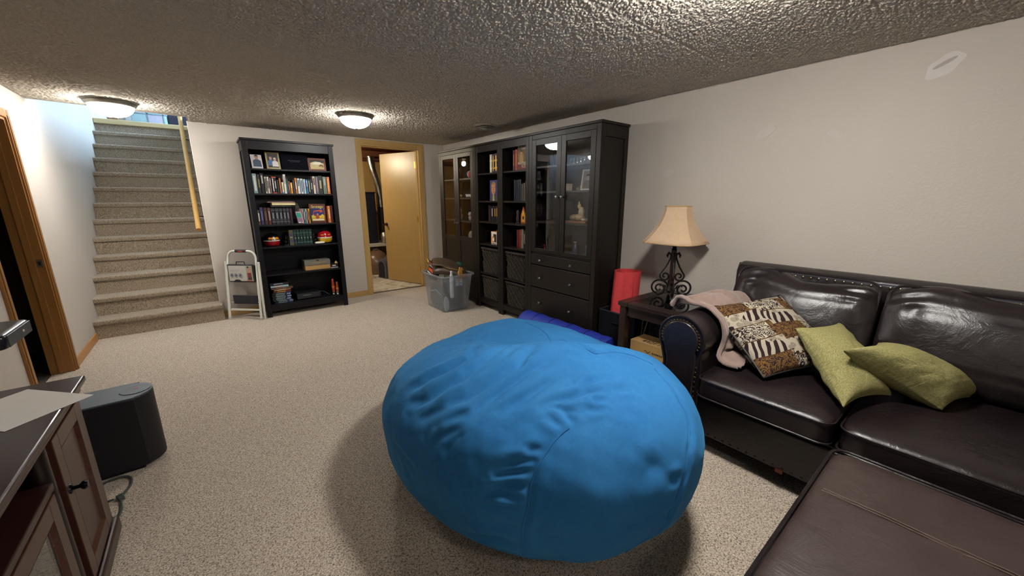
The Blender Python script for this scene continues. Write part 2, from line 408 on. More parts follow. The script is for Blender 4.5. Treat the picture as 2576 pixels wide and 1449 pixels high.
# ================================================================ THE ROOM
DO_X0, DO_X1, DO_Z = 1.75, 2.60, 2.065          # utility doorway in the back wall
LD_Y0, LD_Y1, LD_Z = 3.63, 4.44, 1.905          # doorway in the left wall
struct(mesh('floor', MB().box(XL - .12, XR + .1, YF - .1, YB + .06, -.12, 0), CARPET))
mb = MB().prism([(XL - .12, YF - .12), (XR + .12, YF - .12), (XR + .12, YB + .12), (0.0, YB + .12), (0.0, 5.22), (XL - .12, 5.06)], ZC, ZC + .15, 'z')
cl = struct(mesh('ceiling', mb, CEIL))
def popcorn(x0, x1, y0, y1, step, cell=.0105, amp=.0095, seed=3):
    """sprayed ceiling texture: grains hanging a few millimetres below the board"""
    nx, ny = int((x1 - x0) / step), int((y1 - y0) / step); X, Y = np.meshgrid(np.linspace(x0, x1, nx), np.linspace(y0, y1, ny), indexing='ij')
    U, V = (X + 2) / cell, (Y + 3) / cell; iu, iv = np.floor(U).astype(int), np.floor(V).astype(int); r = np.random.default_rng(seed)
    n = int(9 / cell) + 8; J = r.random((n, n, 3)).astype(np.float32); H = np.zeros_like(X)
    for a in (-1, 0, 1):
        for c in (-1, 0, 1):
            j = J[iu + a, iv + c]; d = np.hypot(iu + a + j[..., 0] - U, iv + c + j[..., 1] - V); rad = .42 + .33 * j[..., 2]
            t = np.clip(1 - d / rad, 0, 1); H = np.maximum(H, (t * (2 - t)) ** .8 * (.35 + .75 * j[..., 2]))
    edge = np.minimum(np.minimum(X - x0, x1 - X), np.minimum(Y - y0, y1 - Y)); Z = ZC - .0004 - amp * H * np.clip(edge / .012, 0, 1)
    me = bpy.data.meshes.new('popcorn_texture'); me.vertices.add(nx * ny); me.vertices.foreach_set('co', np.stack([X, Y, Z], -1).astype(np.float32).ravel() - np.tile(np.array(ORG[cl], np.float32), nx * ny))
    k = np.arange(nx * ny).reshape(nx, ny); q = np.stack([k[:-1, :-1], k[:-1, 1:], k[1:, 1:], k[1:, :-1]], -1).reshape(-1, 4); m = len(q)
    me.loops.add(m * 4); me.loops.foreach_set('vertex_index', q.ravel().astype(np.int32)); me.polygons.add(m); me.polygons.foreach_set('loop_start', np.arange(0, m * 4, 4, dtype=np.int32))
    me.polygons.foreach_set('use_smooth', np.ones(m, bool)); me.update(calc_edges=True); me.materials.append(CEIL)
    o = bpy.data.objects.new('popcorn_texture', me); COL.objects.link(o); o.parent = cl; o['kind'] = 'stuff'
popcorn(.6, XR, -.4, 1.2, .0043); popcorn(XL, XR, 1.2, 2.6, .0043, seed=4); popcorn(XL, XR, 2.6, 5.05, .0066, seed=5); popcorn(0.01, XR, 5.05, YB, .008, seed=7); popcorn(XL, .6, -.6, 1.2, .012, .02, seed=8)
mb = MB().box(XR, XR + .12, YF - .12, YB + .12, -.05, ZC); wr = struct(mesh('wall_right', mb, WALL))
struct(mesh('wall_front', MB().box(XL - .12, XR, YF - .12, YF, -.05, ZC), WALL))
mb = MB().box(0, DO_X0, YB, YB + .12, -.05, ZC).box(DO_X1, XR, YB, YB + .12, -.05, ZC).box(DO_X0, DO_X1, YB, YB + .12, DO_Z, ZC)
struct(mesh('wall_back', mb, WALL))
mb = MB().box(XL - .12, XL, YF, LD_Y0, -.05, ZC).box(XL - .12, XL, LD_Y0, LD_Y1, LD_Z, ZC).box(XL - .12, XL, LD_Y1, 4.85, -.05, ZC)
mb.box(XL - .12, XL, 4.85, 10.7, -.05, 4.9).box(XL - .12, XL, 1.4, 4.85, ZC + .15, 4.9)
struct(mesh('wall_left', mb, WALL))
# dull patches of filler and lighter paint on the right wall
def patch(name, y, z, ry, rz_, h, sl=0.0, rough=.8):
    mb = MB(); pts = []
    for i in range(44):
        t = 2 * PI * i / 44; k = 1 + .10 * math.sin(2 * t + y * 9) + .07 * math.sin(5 * t + z * 5)
        a, b = ry * k * math.cos(t), rz_ * k * math.sin(t); pts.append((y + a * math.cos(sl) - b * math.sin(sl), z + a * math.sin(sl) + b * math.cos(sl)))
    mb.prism(pts, XR - .0012, XR + .002, 'x'); return mesh(name, mb, plain(h, .85, 0, .15, .05, 40, .2), wr)
patch('filler_patch', .30, 1.995, .068, .046, '#ccc6c1', -.5); 
mb = MB(); mb.prism([(.30 + .045 * math.cos(t) * math.cos(-.5) - .009 * math.sin(t) * math.sin(-.5), 2.006 + .045 * math.cos(t) * math.sin(-.5) + .009 * math.sin(t) * math.cos(-.5)) for t in np.linspace(0, 2 * PI, 20, endpoint=False)], XR - .002, XR + .001, 'x')
mesh('sanded_spot', mb, plain('#aca29c', .9, 0, .1, .04), wr)
patch('filler_patch', 1.06, 1.78, .060, .032, '#c3bbb4', -.4); patch('filler_patch', 1.73, 1.55, .05, .025, '#c3bbb4', -.3); patch('filler_patch', .69, 1.72, .04, .02, '#c3bbb4', .2)

# ---- baseboards and door trim
def board(name, mb, m=OAKX): return struct(mesh(name, mb, m, bevel=.004))
board('baseboard_back', MB().box(.0, DO_X0 - .062, YB - .012, YB, 0, .075))
board('baseboard_back', MB().box(DO_X1 + .062, XR, YB - .012, YB, 0, .075))
board('baseboard_left', MB().box(XL, XL + .012, LD_Y1 + .07, 5.30, 0, .075), OAKY)
board('baseboard_left', MB().box(XL, XL + .012, YF, LD_Y0 - .07, 0, .075), OAKY)
board('baseboard_right', MB().box(XR - .012, XR, YF, YB, 0, .075), OAKY)
board('baseboard_front', MB().box(XL, XR, YF, YF + .012, 0, .075))
def casing_profile(mb, a, b, c0, c1, axis, wall, s):
    pass
tr = root('trim_1', 'honey oak casing around the open utility doorway', 'door frame', ((DO_X0 + DO_X1) / 2, YB, 0)); struct(tr)
CW = .06
for x0, x1 in ((DO_X0 - CW, DO_X0), (DO_X1, DO_X1 + CW)):
    mb = MB().box(x0, x1, YB - .016, YB, 0, DO_Z + CW).box(x0 + (.012 if x0 < 2 else .018), x1 - (.018 if x0 < 2 else .012), YB - .021, YB - .016, 0, DO_Z + .02); mesh('casing', mb, OAK, tr, bevel=.004)
mesh('head_casing', MB().box(DO_X0, DO_X1, YB - .0165, YB, DO_Z, DO_Z + CW).box(DO_X0, DO_X1, YB - .021, YB - .0165, DO_Z + .012, DO_Z + .042), OAKX, tr, bevel=.004)
for x0, x1 in ((DO_X0, DO_X0 + .018), (DO_X1 - .018, DO_X1)): mesh('jamb', MB().box(x0, x1, YB - .005, YB + .125, 0, DO_Z - .018), OAK, tr)
mesh('head_jamb', MB().box(DO_X0, DO_X1, YB - .005, YB + .125, DO_Z - .018, DO_Z), OAKX, tr)
mesh('door_stop', MB().box(DO_X0 + .018, DO_X0 + .03, YB + .045, YB + .08, 0, DO_Z - .018).box(DO_X1 - .03, DO_X1 - .018, YB + .045, YB + .08, 0, DO_Z - .018).box(DO_X0 + .03, DO_X1 - .03, YB + .045, YB + .08, DO_Z - .03, DO_Z - .018), OAK, tr)
mesh('threshold', MB().box(DO_X0, DO_X1, YB + .03, YB + .075, .0, .008), PEWTER, tr, bevel=.003)
tl = root('trim_2', 'honey oak casing of the dark doorway in the left wall', 'door frame', (XL, (LD_Y0 + LD_Y1) / 2, 0)); struct(tl)
for y0, y1 in ((LD_Y0 - CW, LD_Y0), (LD_Y1, LD_Y1 + CW)):
    mesh('casing', MB().box(XL, XL + .016, y0, y1, 0, LD_Z + CW).box(XL + .016, XL + .021, y0 + .014, y1 - .014, 0, LD_Z + .02), BROWNOAK, tl, bevel=.004)
mesh('head_casing', MB().box(XL, XL + .016, LD_Y0, LD_Y1, LD_Z, LD_Z + CW), OAKY, tl, bevel=.004)
for y0, y1 in ((LD_Y0, LD_Y0 + .018), (LD_Y1 - .018, LD_Y1)): mesh('jamb', MB().box(XL - .125, XL + .005, y0, y1, 0, LD_Z - .018), BROWNOAK, tl)
mesh('head_jamb', MB().box(XL - .125, XL + .005, LD_Y0, LD_Y1, LD_Z - .018, LD_Z), OAKY, tl)
mesh('door_stop', MB().box(XL - .075, XL - .04, LD_Y1 - .03, LD_Y1 - .018, 0, LD_Z - .018).box(XL - .075, XL - .04, LD_Y0 + .018, LD_Y0 + .03, 0, LD_Z - .018), BROWNOAK, tl)
sp = mesh('strike_plate', MB().box(XL - .035, XL - .004, LD_Y1 - .0205, LD_Y1 - .018, .85, .91), PEWTER, tl, bevel=.002)
mesh('latch_hole', MB().box(XL - .026, XL - .013, LD_Y1 - .0212, LD_Y1 - .0204, .865, .895), plain('#15110d', .9), sp)
# dark unlit room behind the left doorway
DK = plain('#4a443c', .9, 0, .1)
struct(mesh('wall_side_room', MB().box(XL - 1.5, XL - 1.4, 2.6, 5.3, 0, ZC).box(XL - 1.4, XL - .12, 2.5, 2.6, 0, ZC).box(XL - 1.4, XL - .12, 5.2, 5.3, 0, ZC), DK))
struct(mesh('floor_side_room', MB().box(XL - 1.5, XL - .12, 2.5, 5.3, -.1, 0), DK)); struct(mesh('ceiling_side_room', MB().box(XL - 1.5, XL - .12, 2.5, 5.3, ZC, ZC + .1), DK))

# ---- staircase
st = root('staircase', 'carpeted straight staircase climbing up between two walls', 'staircase', (-.5, 5.3, 0))
RISE, RUN, Y1 = ZU / 13, .216, 5.288
for k in range(13):
    zt = RISE * (k + 1); yn = Y1 + RUN * k; zb = RISE * k; r = .019
    if k == 12: break
    pr = [(yn + .028, zb - .012)]
    pr.append((yn + .030, zt - .052)); pr.append((yn + .012, zt - .046))
    for i in range(7):
        t = PI * .5 + PI * .5 - (PI * .5) * i / 6 ; a = PI + (-.35) - (PI / 2 - .35) * i / 6
        pr.append((yn + r + r * math.cos(a), zt - r + r * math.sin(a)))
    for j in range(1, 5):
        pr.append((yn + r + (RUN - r + .028) * j / 4, zt + (.002 if j < 4 else 0)))
    pr += [(yn + RUN + .10, zt), (yn + RUN + .10, zt - .05), (yn + .07, zb - .012)]
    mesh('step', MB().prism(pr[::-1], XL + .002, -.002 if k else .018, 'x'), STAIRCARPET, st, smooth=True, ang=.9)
yn = Y1 + RUN * 12
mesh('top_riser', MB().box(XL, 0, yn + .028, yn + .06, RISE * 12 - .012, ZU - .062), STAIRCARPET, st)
mesh('landing_nosing', MB().box(XL, 0.0, yn, yn + .09, ZU - .062, ZU + .003), m_wood('landing_oak', '#b79f6e', '#d3bf92', .4, axis='X'), st, bevel=.01)
# handrail on the right stair wall
hr = root('handrail', 'round oak handrail sloping up the right stairwell wall', 'handrail', (-.07, 5.55, 1.0))
mesh('rail', MB().cyl((-.07, 5.55, 1.015), (-.07, 8.0, 1.015 + 2.45 * RISE / RUN), .024, n=24), RAILW, hr, smooth=True)
for yb in (5.78, 6.9, 7.8):
    zb = 1.015 + (yb - 5.55) * RISE / RUN
    mesh('bracket', MB().tube([(-.07, yb, zb - .02), (-.07, yb + .005, zb - .045), (-.045, yb + .008, zb - .06), (-.003, yb + .01, zb - .065)], .006, 8).cyl((-.006, yb + .01, zb - .065), (0, yb + .01, zb - .065), .022), plain('#2c2620', .4, .8), hr, smooth=True)
struct(mesh('wall_stair', MB().box(0.0, .12, YB + .12, 8.0, -.05, ZU), WALL))
struct(mesh('trim_3', MB().box(-.006, .0, YB - .002, YB + .02, 0.02, ZC), plain('#d8d4cb', .6)))

# ---- upstairs room seen over the top of the stairs
UF = plain('#a98a66', .35)
struct(mesh('floor_upstairs', MB().box(XL, 3.1, 7.97, 10.7, ZU - .12, ZU).box(.0, 3.1, 4.95, 5.58, ZU - .12, ZU).box(XL, 3.1, 1.5, 4.95, ZU - .12, ZU).box(.12, 3.1, 5.58, 7.97, ZU - .12, ZU), UF))
UW = plain('#cfd2d2', .7)
struct(mesh('wall_upstairs_near', MB().box(XL, 3.12, 1.4, 1.5, ZC + .15, 4.9), UW))
WY0, WY1, WZ0, WZ1 = 6.0, 9.2, 3.2, 4.8
struct(mesh('wall_upstairs_right', MB().box(3.0, 3.12, 1.4, WY0, ZC, 4.9).box(3.0, 3.12, WY1, 10.7, ZC, 4.9).box(3.0, 3.12, WY0, WY1, ZC, WZ0).box(3.0, 3.12, WY0, WY1, WZ1, 4.9), UW))
struct(mesh('ceiling_upstairs', MB().box(XL - .12, 3.12, 1.3, 10.8, 4.9, 5.0), UW))
struct(mesh('wall_upstairs_far', MB().box(XL - .12, 3.12, 10.6, 10.7, ZU - .1, 4.9), UW))
wn = root('window_1', 'wide white window upstairs in the right wall', 'window', (3.0, (WY0 + WY1) / 2, WZ0)); struct(wn); WH = plain('#e6e9ea', .4)
mesh('window_frame', MB().box(2.99, 3.12, WY0, WY1, WZ0, WZ0 + .05).box(2.99, 3.12, WY0, WY1, WZ1 - .05, WZ1).box(2.99, 3.12, WY0, WY0 + .05, WZ0, WZ1).box(2.99, 3.12, WY1 - .05, WY1, WZ0, WZ1).box(2.99, 3.12, 7.57, 7.63, WZ0, WZ1), WH, wn)
for y0, y1 in ((WY0, 7.6), (7.6, WY1)): mesh('pane', MB().box(3.055, 3.06, y0 + .03, y1 - .03, WZ0 + .04, WZ1 - .04), m_glass('window_glass', .6), wn)
fd = struct(root('door_2', 'white gridded glazed doors on the far wall upstairs', 'door', (-.2, 10.55, ZU))); GR = plain('#8fa7ab', .5)
mesh('door_frame', MB().box(-.90, .9, 10.56, 10.6, ZU, ZU + .10).box(-.90, .9, 10.56, 10.6, ZU + 1.95, ZU + 2.05).box(-.90, -.82, 10.56, 10.6, ZU, ZU + 2.05).box(.82, .9, 10.56, 10.6, ZU, ZU + 2.05), WH, fd)
for i in range(7):
    for k in range(5):
        x0 = -.82 + i * .234; zz = [ZU + .10, 2.955, 3.3, 3.65, 4.0, ZU + 1.95]
        mesh('frosted_pane', MB().box(x0 + .006, x0 + .228, 10.578, 10.59, zz[k] + .006, zz[k + 1] - .006), plain(('#bfe0e6', '#dfe9ee', '#d3cede', '#a9d6e0')[(i * 2 + k) % 4], .4), fd)
mesh('muntins', MB().box(-.82, .82, 10.57, 10.578, 2.945, 2.965).box(-.82, .82, 10.57, 10.578, 3.29, 3.31), GR, fd)
for i in range(1, 7): mesh('muntin', MB().box(-.82 + i * .234 - .008, -.82 + i * .234 + .008, 10.57, 10.5785, ZU + .1, ZU + 1.95), GR, fd)
ac = root('armchair', 'dark armchair upstairs at the right edge of the landing view', 'chair', (0, 9.6, ZU))
DKU = plain('#141528', .6)
mesh('seat', MB().box(-.27, .25, 9.4, 9.9, ZU + .12, ZU + .36), DKU, ac, bevel=.03)
mesh('backrest', MB().box(-.27, .25, 9.86, 9.98, ZU + .36, ZU + .9), DKU, ac, bevel=.03)
for x in (-.25, .2):
    for y in (9.43, 9.9): mesh('leg', MB().box(x, x + .04, y, y + .04, ZU, ZU + .12), OAK, ac)
cb = root('cabinet', 'brown wooden cabinet upstairs against the left wall', 'cabinet', (-.9, 9.6, ZU))
mesh('body', MB().box(-.995, -.88, 9.2, 10.0, ZU + .06, ZU + 1.0), plain('#7d5a3a', .4), cb); mesh('plinth', MB().box(-.995, -.89, 9.22, 9.98, ZU, ZU + .06), plain('#7d5a3a', .4), cb)
mesh('knob', MB().sphere((-.872, 9.55, ZU + .5), .015), BRASS, cb)

# ================================================================ UTILITY ROOM behind the back wall
VINYL = NT('stained_vinyl'); co = VINYL.coord('Object'); nn = VINYL.noise(co, 5, 5, .7, 1)
VINYL.base(VINYL.ramp(nn, [(.35, rgb('#8f7f66')), (.5, rgb('#c9c2b0')), (.7, rgb('#ddd8cb'))])); VINYL.b.inputs['Roughness'].default_value = .5; VINYL = VINYL.m
struct(mesh('floor_utility', MB().box(.12, 4.4, YB + .06, 8.6, -.12, .002), VINYL))
struct(mesh('wall_utility_near', MB().box(XR + .12, 4.4, YB + .02, YB + .12, -.05, 2.3), plain('#8d8a82', .95)))
struct(mesh('wall_utility_left', MB().box(.0, .12, YB + .12, 8.6, -.05, 2.3) if False else MB().box(.12, .14, YB + .12, 8.6, -.05, 2.3), plain('#b09468', .8)))
PLY = m_wood('plywood', '#b48f52', '#d0ac6c', .7, .6)
uw = struct(mesh('wall_utility_far', MB().box(.12, 4.4, 8.4, 8.5, -.05, 2.3), PLY))
for x in (1.9, 2.55, 2.95, 3.3): mesh('batten', MB().box(x, x + .02, 8.385, 8.4, 0, 2.3), plain('#3b2a1c', .8), uw)
BLOCK = plain('#a8a49a', .9, 0, .2, .1)
ub = struct(mesh('wall_utility_right', MB().box(4.3, 4.4, YB + .12, 8.4, -.05, 2.3), plain('#8d8a82', .95)))
bm_ = None
for r_ in range(11):
    for c_ in range(7):
        y0 = 5.60 + c_ * .41 - (.2 if r_ % 2 else 0); y1 = y0 + .40
        y0 = max(y0, 5.58); y1 = min(y1, 8.39)
        if y1 - y0 < .05: continue
        mesh('block', MB().box(4.285, 4.302, y0, y1, .01 + r_ * .205, .20 + r_ * .205), BLOCK, ub)
uc = struct(mesh('ceiling_utility', MB().box(.12, 4.4, YB + .12, 8.6, 2.28, 2.302), plain('#4a2c1c', .85)))
JO = m_wood('joist', '#4b2415', '#7a4426', .75, axis='X')
for i in range(8): mesh('joist', MB().box(.14, 4.28, 5.75 + i * .36, 5.79 + i * .36, 2.10, 2.28), JO, uc)
ut_b = root('utility_bench', 'pale utility bench under the black appliance behind the door', 'bench', (2.5, 7.45, 0))
mesh('bench_top', MB().box(1.9, 3.2, 7.05, 7.85, .49, .54), plain('#bdb6a8', .6), ut_b, bevel=.005)
for x in (1.95, 3.1):
    for y in (7.72,): mesh('leg', MB().box(x, x + .06, y, y + .06, 0, .49), plain('#8b7a5c', .7), ut_b)
mesh('back_board', MB().box(1.95, 3.16, 7.80, 7.82, 0.0, .49), plain('#7a7468', .8), ut_b)
ap = root('water_softener', 'tall black appliance standing on the bench in the utility room', 'appliance', (2.3, 7.4, .54))
mesh('body', MB().box(2.08, 2.51, 7.2, 7.6, .54, 1.45), plain('#11121f', .45), ap, bevel=.012)
mesh('top_cap', MB().box(2.07, 2.52, 7.19, 7.61, 1.45, 1.475), plain('#191a26', .4), ap, bevel=.008)
mesh('side_panel', MB().box(2.51, 2.516, 7.24, 7.56, .6, 1.4), plain('#0d0e18', .5), ap)
dc = root('flexible_duct', 'silver foil duct snaking down from the joists', 'duct', (2.6, 7.4, .56))
P_ = [(2.52, 7.35, 2.12), (2.53, 7.35, 1.98), (2.56, 7.35, 1.84), (2.61, 7.36, 1.70), (2.655, 7.38, 1.55), (2.675, 7.40, 1.35), (2.68, 7.40, 1.15)]
Q = []
for i in range(len(P_) - 1):
    for j in range(8): t = j / 8; Q.append(tuple(P_[i][k] * (1 - t) + P_[i + 1][k] * t for k in range(3)))
mesh('hose', MB().tube(Q, [.055 + .005 * (i % 2) for i in range(len(Q))], 18), DUCT, dc, smooth=True, ang=1.2)
mesh('collar', MB().cyl((2.52, 7.35, 2.08), (2.52, 7.35, 2.14), .068, n=20), DUCT, dc, smooth=True)
mesh('boot', MB().lathe([(.05, .56), (.075, .58), (.075, .8), (.06, .95), (.062, 1.2)], (2.68, 7.40, 0), 20), plain('#3a332c', .5, .5), dc, smooth=True)
mesh('foil_wrap', MB().lathe([(.04, .545), (.066, .55), (.06, .60), (.068, .66), (.058, .7), (.04, .74)], (2.60, 7.14, 0), 14), DUCT, dc, smooth=True)
def dome(name, label, cx, cy, r, h, col, opening):
    d = root(name, label, 'litter box', (cx, cy, 0), group='domed litter boxes')
    mesh('base_tray', MB().lathe([(r * .88, .003), (r * .98, .02), (r, .10), (r * 1.03, .13), (r * 1.03, .145), (0, .145)], (cx, cy, 0), 36), plain(col, .35), d, smooth=True)
    prof = [(r * math.cos(t), .145 + (h - .145) * math.sin(t)) for t in np.linspace(0, PI / 2 * .9, 10)] + [(r * .10, h + .004), (0, h + .004)]
    mesh('dome_lid', MB().lathe(prof, (cx, cy, 0), 36), plain(col, .3), d, smooth=True)
    mesh('handle', MB().lathe([(.045, h - .012), (.05, h + .008), (.03, h + .02), (0, h + .022)], (cx, cy, 0), 18), plain('#5c5148', .35), d, smooth=True)
    if opening:
        a = opening; ux, uy = math.cos(a), math.sin(a)
        M = Matrix.Translation((cx + ux * r * .92, cy + uy * r * .92, 0)) @ Matrix.Rotation(a, 4, 'Z')
        pts = [(-.085, .02)] + [(.085 * -math.cos(t), .20 + .10 * math.sin(t)) for t in np.linspace(0, PI, 12)] + [(.085, .02)]
        p2 = MB().prism([(y, z) for y, z in [(-.115, .004)] + [(-.115 * math.cos(t), .20 + .14 * math.sin(t)) for t in np.linspace(0, PI, 14)] + [(.115, .004)]], -.10, .07, 'x'); p2.v = [tuple(M @ Vector(v)) for v in p2.v]
        e = mesh('entry_hood', p2, plain('#595763', .4), d)
        p3 = MB().prism(pts, .06, .0735, 'x'); p3.v = [tuple(M @ Vector(v)) for v in p3.v]; mesh('entry_hole', p3, plain('#14141c', .8), e)
dome('litter_dome', 'brown domed litter box farther back under the bench', 2.40, 7.08, .245, .43, '#6e5440', None)
dome('litter_dome', 'grey brown domed litter box with arched entry facing the doorway', 2.545, 6.56, .225, .44, '#5f5143', PI * 1.08)
ubl = root('fill_bulb', 'added out-of-view bulb lighting the utility room', 'light', (1.25, 6.5, 2.1))  # unseen bulb, added out of view to light the utility room
mesh('socket', MB().lathe([(.05, 2.10), (.05, 2.085), (.025, 2.07), (.022, 2.04), (0, 2.04)], (1.25, 6.5, 0), 16), plain('#d9d6cc', .5), ubl, smooth=True)
mesh('bulb', MB().sphere((1.25, 6.5, 2.0), .035, .035, .045), m_emit('utility_fill_bulb', (1, .86, .62, 1), 900), ubl, smooth=True)

# ---- open utility door (hinged on the right jamb, swung into the utility room)
A = math.radians(70); hx, hy = DO_X1 - .012, YB + .118
dr = struct(root('door_1', 'open honey oak flush door swung into the utility room', 'door', (hx, hy, 0), PI - A, local=True))
mesh('slab', MB().box(.004, .79, -.036, 0, .012, 2.04), OAKDOOR, dr, bevel=.003)
for z in (.22, 1.0, 1.80):
    mesh('hinge', MB().cyl((-.004, .004, z), (-.004, .004, z + .09), .008, n=12).box(0, .03, 0, .003, z, z + .09).box(-.006, .002, -.034, 0, z, z + .09), BRASS, dr, smooth=True)
for sgn in (1, -1):
    y = .001 if sgn > 0 else -.037
    k = mesh('knob', MB().lathe([(.028, 0), (.028, .006), (.012, .010), (.011, .03), (.022, .036), (.027, .05), (.022, .062), (0, .066)], (0, 0, 0), 20, 'y'), plain('#8a6a55', .2, 1), dr, smooth=True)
    k.location = (.73, y, .94); k.rotation_euler = (0, 0, PI if sgn > 0 else 0)
mesh('latch', MB().box(.789, .792, -.028, -.008, .91, .97), BRASS, dr)

# ================================================================ CEILING FIXTURES
def ceiling_light(label, x, y, glow=BOWL):
    t = root('ceiling_light', label, 'ceiling light', (x, y, ZC - .13), group='flush ceiling lights')
    mesh('base_ring', MB().lathe([(0, ZC), (.172, ZC), (.172, ZC - .010), (.160, ZC - .017), (.163, ZC - .024), (.152, ZC - .040), (.143, ZC - .046), (.130, ZC - .03), (0, ZC - .03)], (x, y, 0), 40), PEWTER, t, smooth=True, ang=.8)
    prof = [(.142 * math.cos(a), ZC - .036 - .096 * math.sin(a)) for a in np.linspace(0, PI / 2, 12)]
    mesh('glass_bowl', MB().lathe(prof, (x, y, 0), 40), glow, t, smooth=True)
    mesh('finial', MB().lathe([(0, ZC - .129), (.016, ZC - .130), (.014, ZC - .137), (.006, ZC - .144), (0, ZC - .145)], (x, y, 0), 14), PEWTER, t, smooth=True)
ceiling_light('lit flush ceiling light in front of the staircase', -.475, 4.74)
ceiling_light('lit flush ceiling light in front of the tall bookcase and door', 1.277, 4.03)
ceiling_light('lit flush ceiling light above the sofa end of the room', 1.40, .62, m_emit('lit_bowl_bright', LAMP_COLOR, LAMP_STRENGTH * 1.8))
ceiling_light('added unseen ceiling light filling the near end of the room', .5, -1.25, m_emit('lit_bowl_fill', LAMP_COLOR, LAMP_STRENGTH * .4))  # unseen fixture, added as fill light for the near half
vx, vy = 2.60, 3.74
vt = root('ceiling_vent', 'round white air vent on the ceiling near the cabinets', 'vent', (vx, vy, ZC - .05))
VM = plain('#a9a294', .5)
mesh('flange', MB().lathe([(.075, ZC), (.14, ZC), (.138, ZC - .008), (.118, ZC - .016), (.085, ZC - .012), (.075, ZC - .004)], (vx, vy, 0), 36), VM, vt, smooth=True)
for i, (a, b) in enumerate(((.092, .016), (.066, .026), (.040, .036))):
    mesh('louvre_ring', MB().lathe([(a - .028, ZC - b), (a, ZC - b - .012), (a - .003, ZC - b - .015), (a - .03, ZC - b - .003)], (vx, vy, 0), 32), VM, vt, smooth=True)
mesh('throat', MB().lathe([(.0, ZC - .001), (.08, ZC - .001), (.08, ZC - .003), (0, ZC - .003)], (vx, vy, 0), 28), plain('#2b2722', .9), vt)
mesh('hub', MB().lathe([(0, ZC), (.012, ZC), (.012, ZC - .05), (0, ZC - .052)], (vx, vy, 0), 12), VM, vt, smooth=True)
# ================================================================ SHELVING
ORD = ['first', 'second', 'third', 'fourth', 'fifth', 'sixth', 'seventh', 'eighth', 'ninth', 'tenth', 'eleventh', 'twelfth', 'thirteenth', 'fourteenth', 'fifteenth', 'sixteenth', 'seventeenth', 'eighteenth', 'nineteenth', 'twentieth', 'twenty-first', 'twenty-second', 'twenty-third', 'twenty-fourth', 'twenty-fifth', 'twenty-sixth', 'twenty-seventh', 'twenty-eighth', 'twenty-ninth']
def book(F, x, y, z, w, h, d, cover, label, group, tcol=None, tz=(.25, .8), bands=(), rot=0, bcol=None, rough=.45):
    """upright book, spine towards the room"""
    t = min(.003, w * .18)
    mb = MB().box(0, t, 0, d, 0, h).box(w - t, w, 0, d, 0, h).box(0, w, 0, t, 0, h)
    o = single(F, 'book', mb, plain(cover, rough, var=.15, scale=60), label, 'book', (x, y, z), rot, group)
    mesh('pages', MB().box(t, w - t, t, d - .003, .003, h - .003), PAPER, o)
    if tcol: mesh('spine_title', MB().box(w * .3, w * .7, -.0006, 0.0002, h * tz[0], h * tz[1]), plain(tcol, .5), o)
    for (a, b) in bands: mesh('spine_band', MB().box(.0004, w - .0004, -.0008, 0.0002, h * a, h * b), plain(bcol or tcol or '#c9b77a', .5), o)
    return o
def flat_book(F, x, y, z, w, h, d, cover, label, group, edge=None, rot=0, tcol=None):
    """book lying flat: w along the shelf, h thickness"""
    t = min(.0025, h * .2)
    mb = MB().box(0, w, 0, d, 0, t).box(0, w, 0, d, h - t, h).box(0, w, 0, t, 0, h)
    if edge: mb = MB().box(0, w, 0, d, 0, t).box(0, w, 0, d, h - t, h).box(0, w, d - t, d, 0, h)
    o = single(F, 'book', mb, plain(cover, .45, var=.15, scale=60), label, 'book', (x, y, z), rot, group)
    mesh('pages', MB().box(.003, w - .003, t + .001, d - t - .001, t, h - t), plain(edge, .8) if edge else PAPER, o)
    if tcol: mesh('spine_title', MB().box(w * .2, w * .7, -.0006, 0.0002, h * .3, h * .7), plain(tcol, .5), o)
    return o
def carcass(F, name, label, W, D, H, shelves, WOOD, stile=.046, toprail=.075, group=None, backcol=None, oh=(.012, .012)):
    t = thing(F, name, label, 'cabinet' if 'cabinet' in name else 'bookcase', (0, 0, 0), 0, group)
    mesh('top', MB().box(-oh[0], W + oh[1], -.014, D, H - .022, H), WOOD, t, bevel=.003)
    for s, x in ((0, 0), (1, W)):
        g = 1 if s == 0 else -1
        mb = MB().box(x, x + g * .026, 0.019, .06, 0, H - .022).box(x, x + g * .026, D - .05, D, 0, H - .022)
        mb.box(x, x + g * .024, .06, D - .05, H - .12, H - .022).box(x, x + g * .024, .06, D - .05, .06, .15).box(x + g * .010, x + g * .018, .06, D - .05, .15, H - .12)
        mesh('side_panel', mb, WOOD, t, bevel=.002)
        mesh('stile', MB().box(x, x + g * stile, 0, .019, 0, H - .022), WOOD, t, bevel=.002)
    mesh('top_rail', MB().box(stile, W - stile, .001, .02, H - .022 - toprail, H - .022), WOOD, t, bevel=.002)
    mesh('bottom_rail', MB().box(stile, W - stile, .003, .022, .065, .125), WOOD, t, bevel=.002)
    mesh('back_panel', MB().box(.02, W - .02, D - .012, D - .006, .08, H - .03), backcol or WOOD, t)
    for z in shelves: mesh('shelf', MB().box(.026, W - .026, .012, D - .014, z - .018, z), WOOD, t, bevel=.0015)
    return t
# ---------------- black bookcase against the back wall
BF = Frame((.41, 5.086, 0), 0)
SZ = [1.675, 1.410, 1.065, .815, .498, .143]
bc = carcass(BF, 'bookcase', 'tall black open bookcase against the back wall beside the stool', .90, .366, 1.98, SZ, BLACKWOOD, .05, .09)
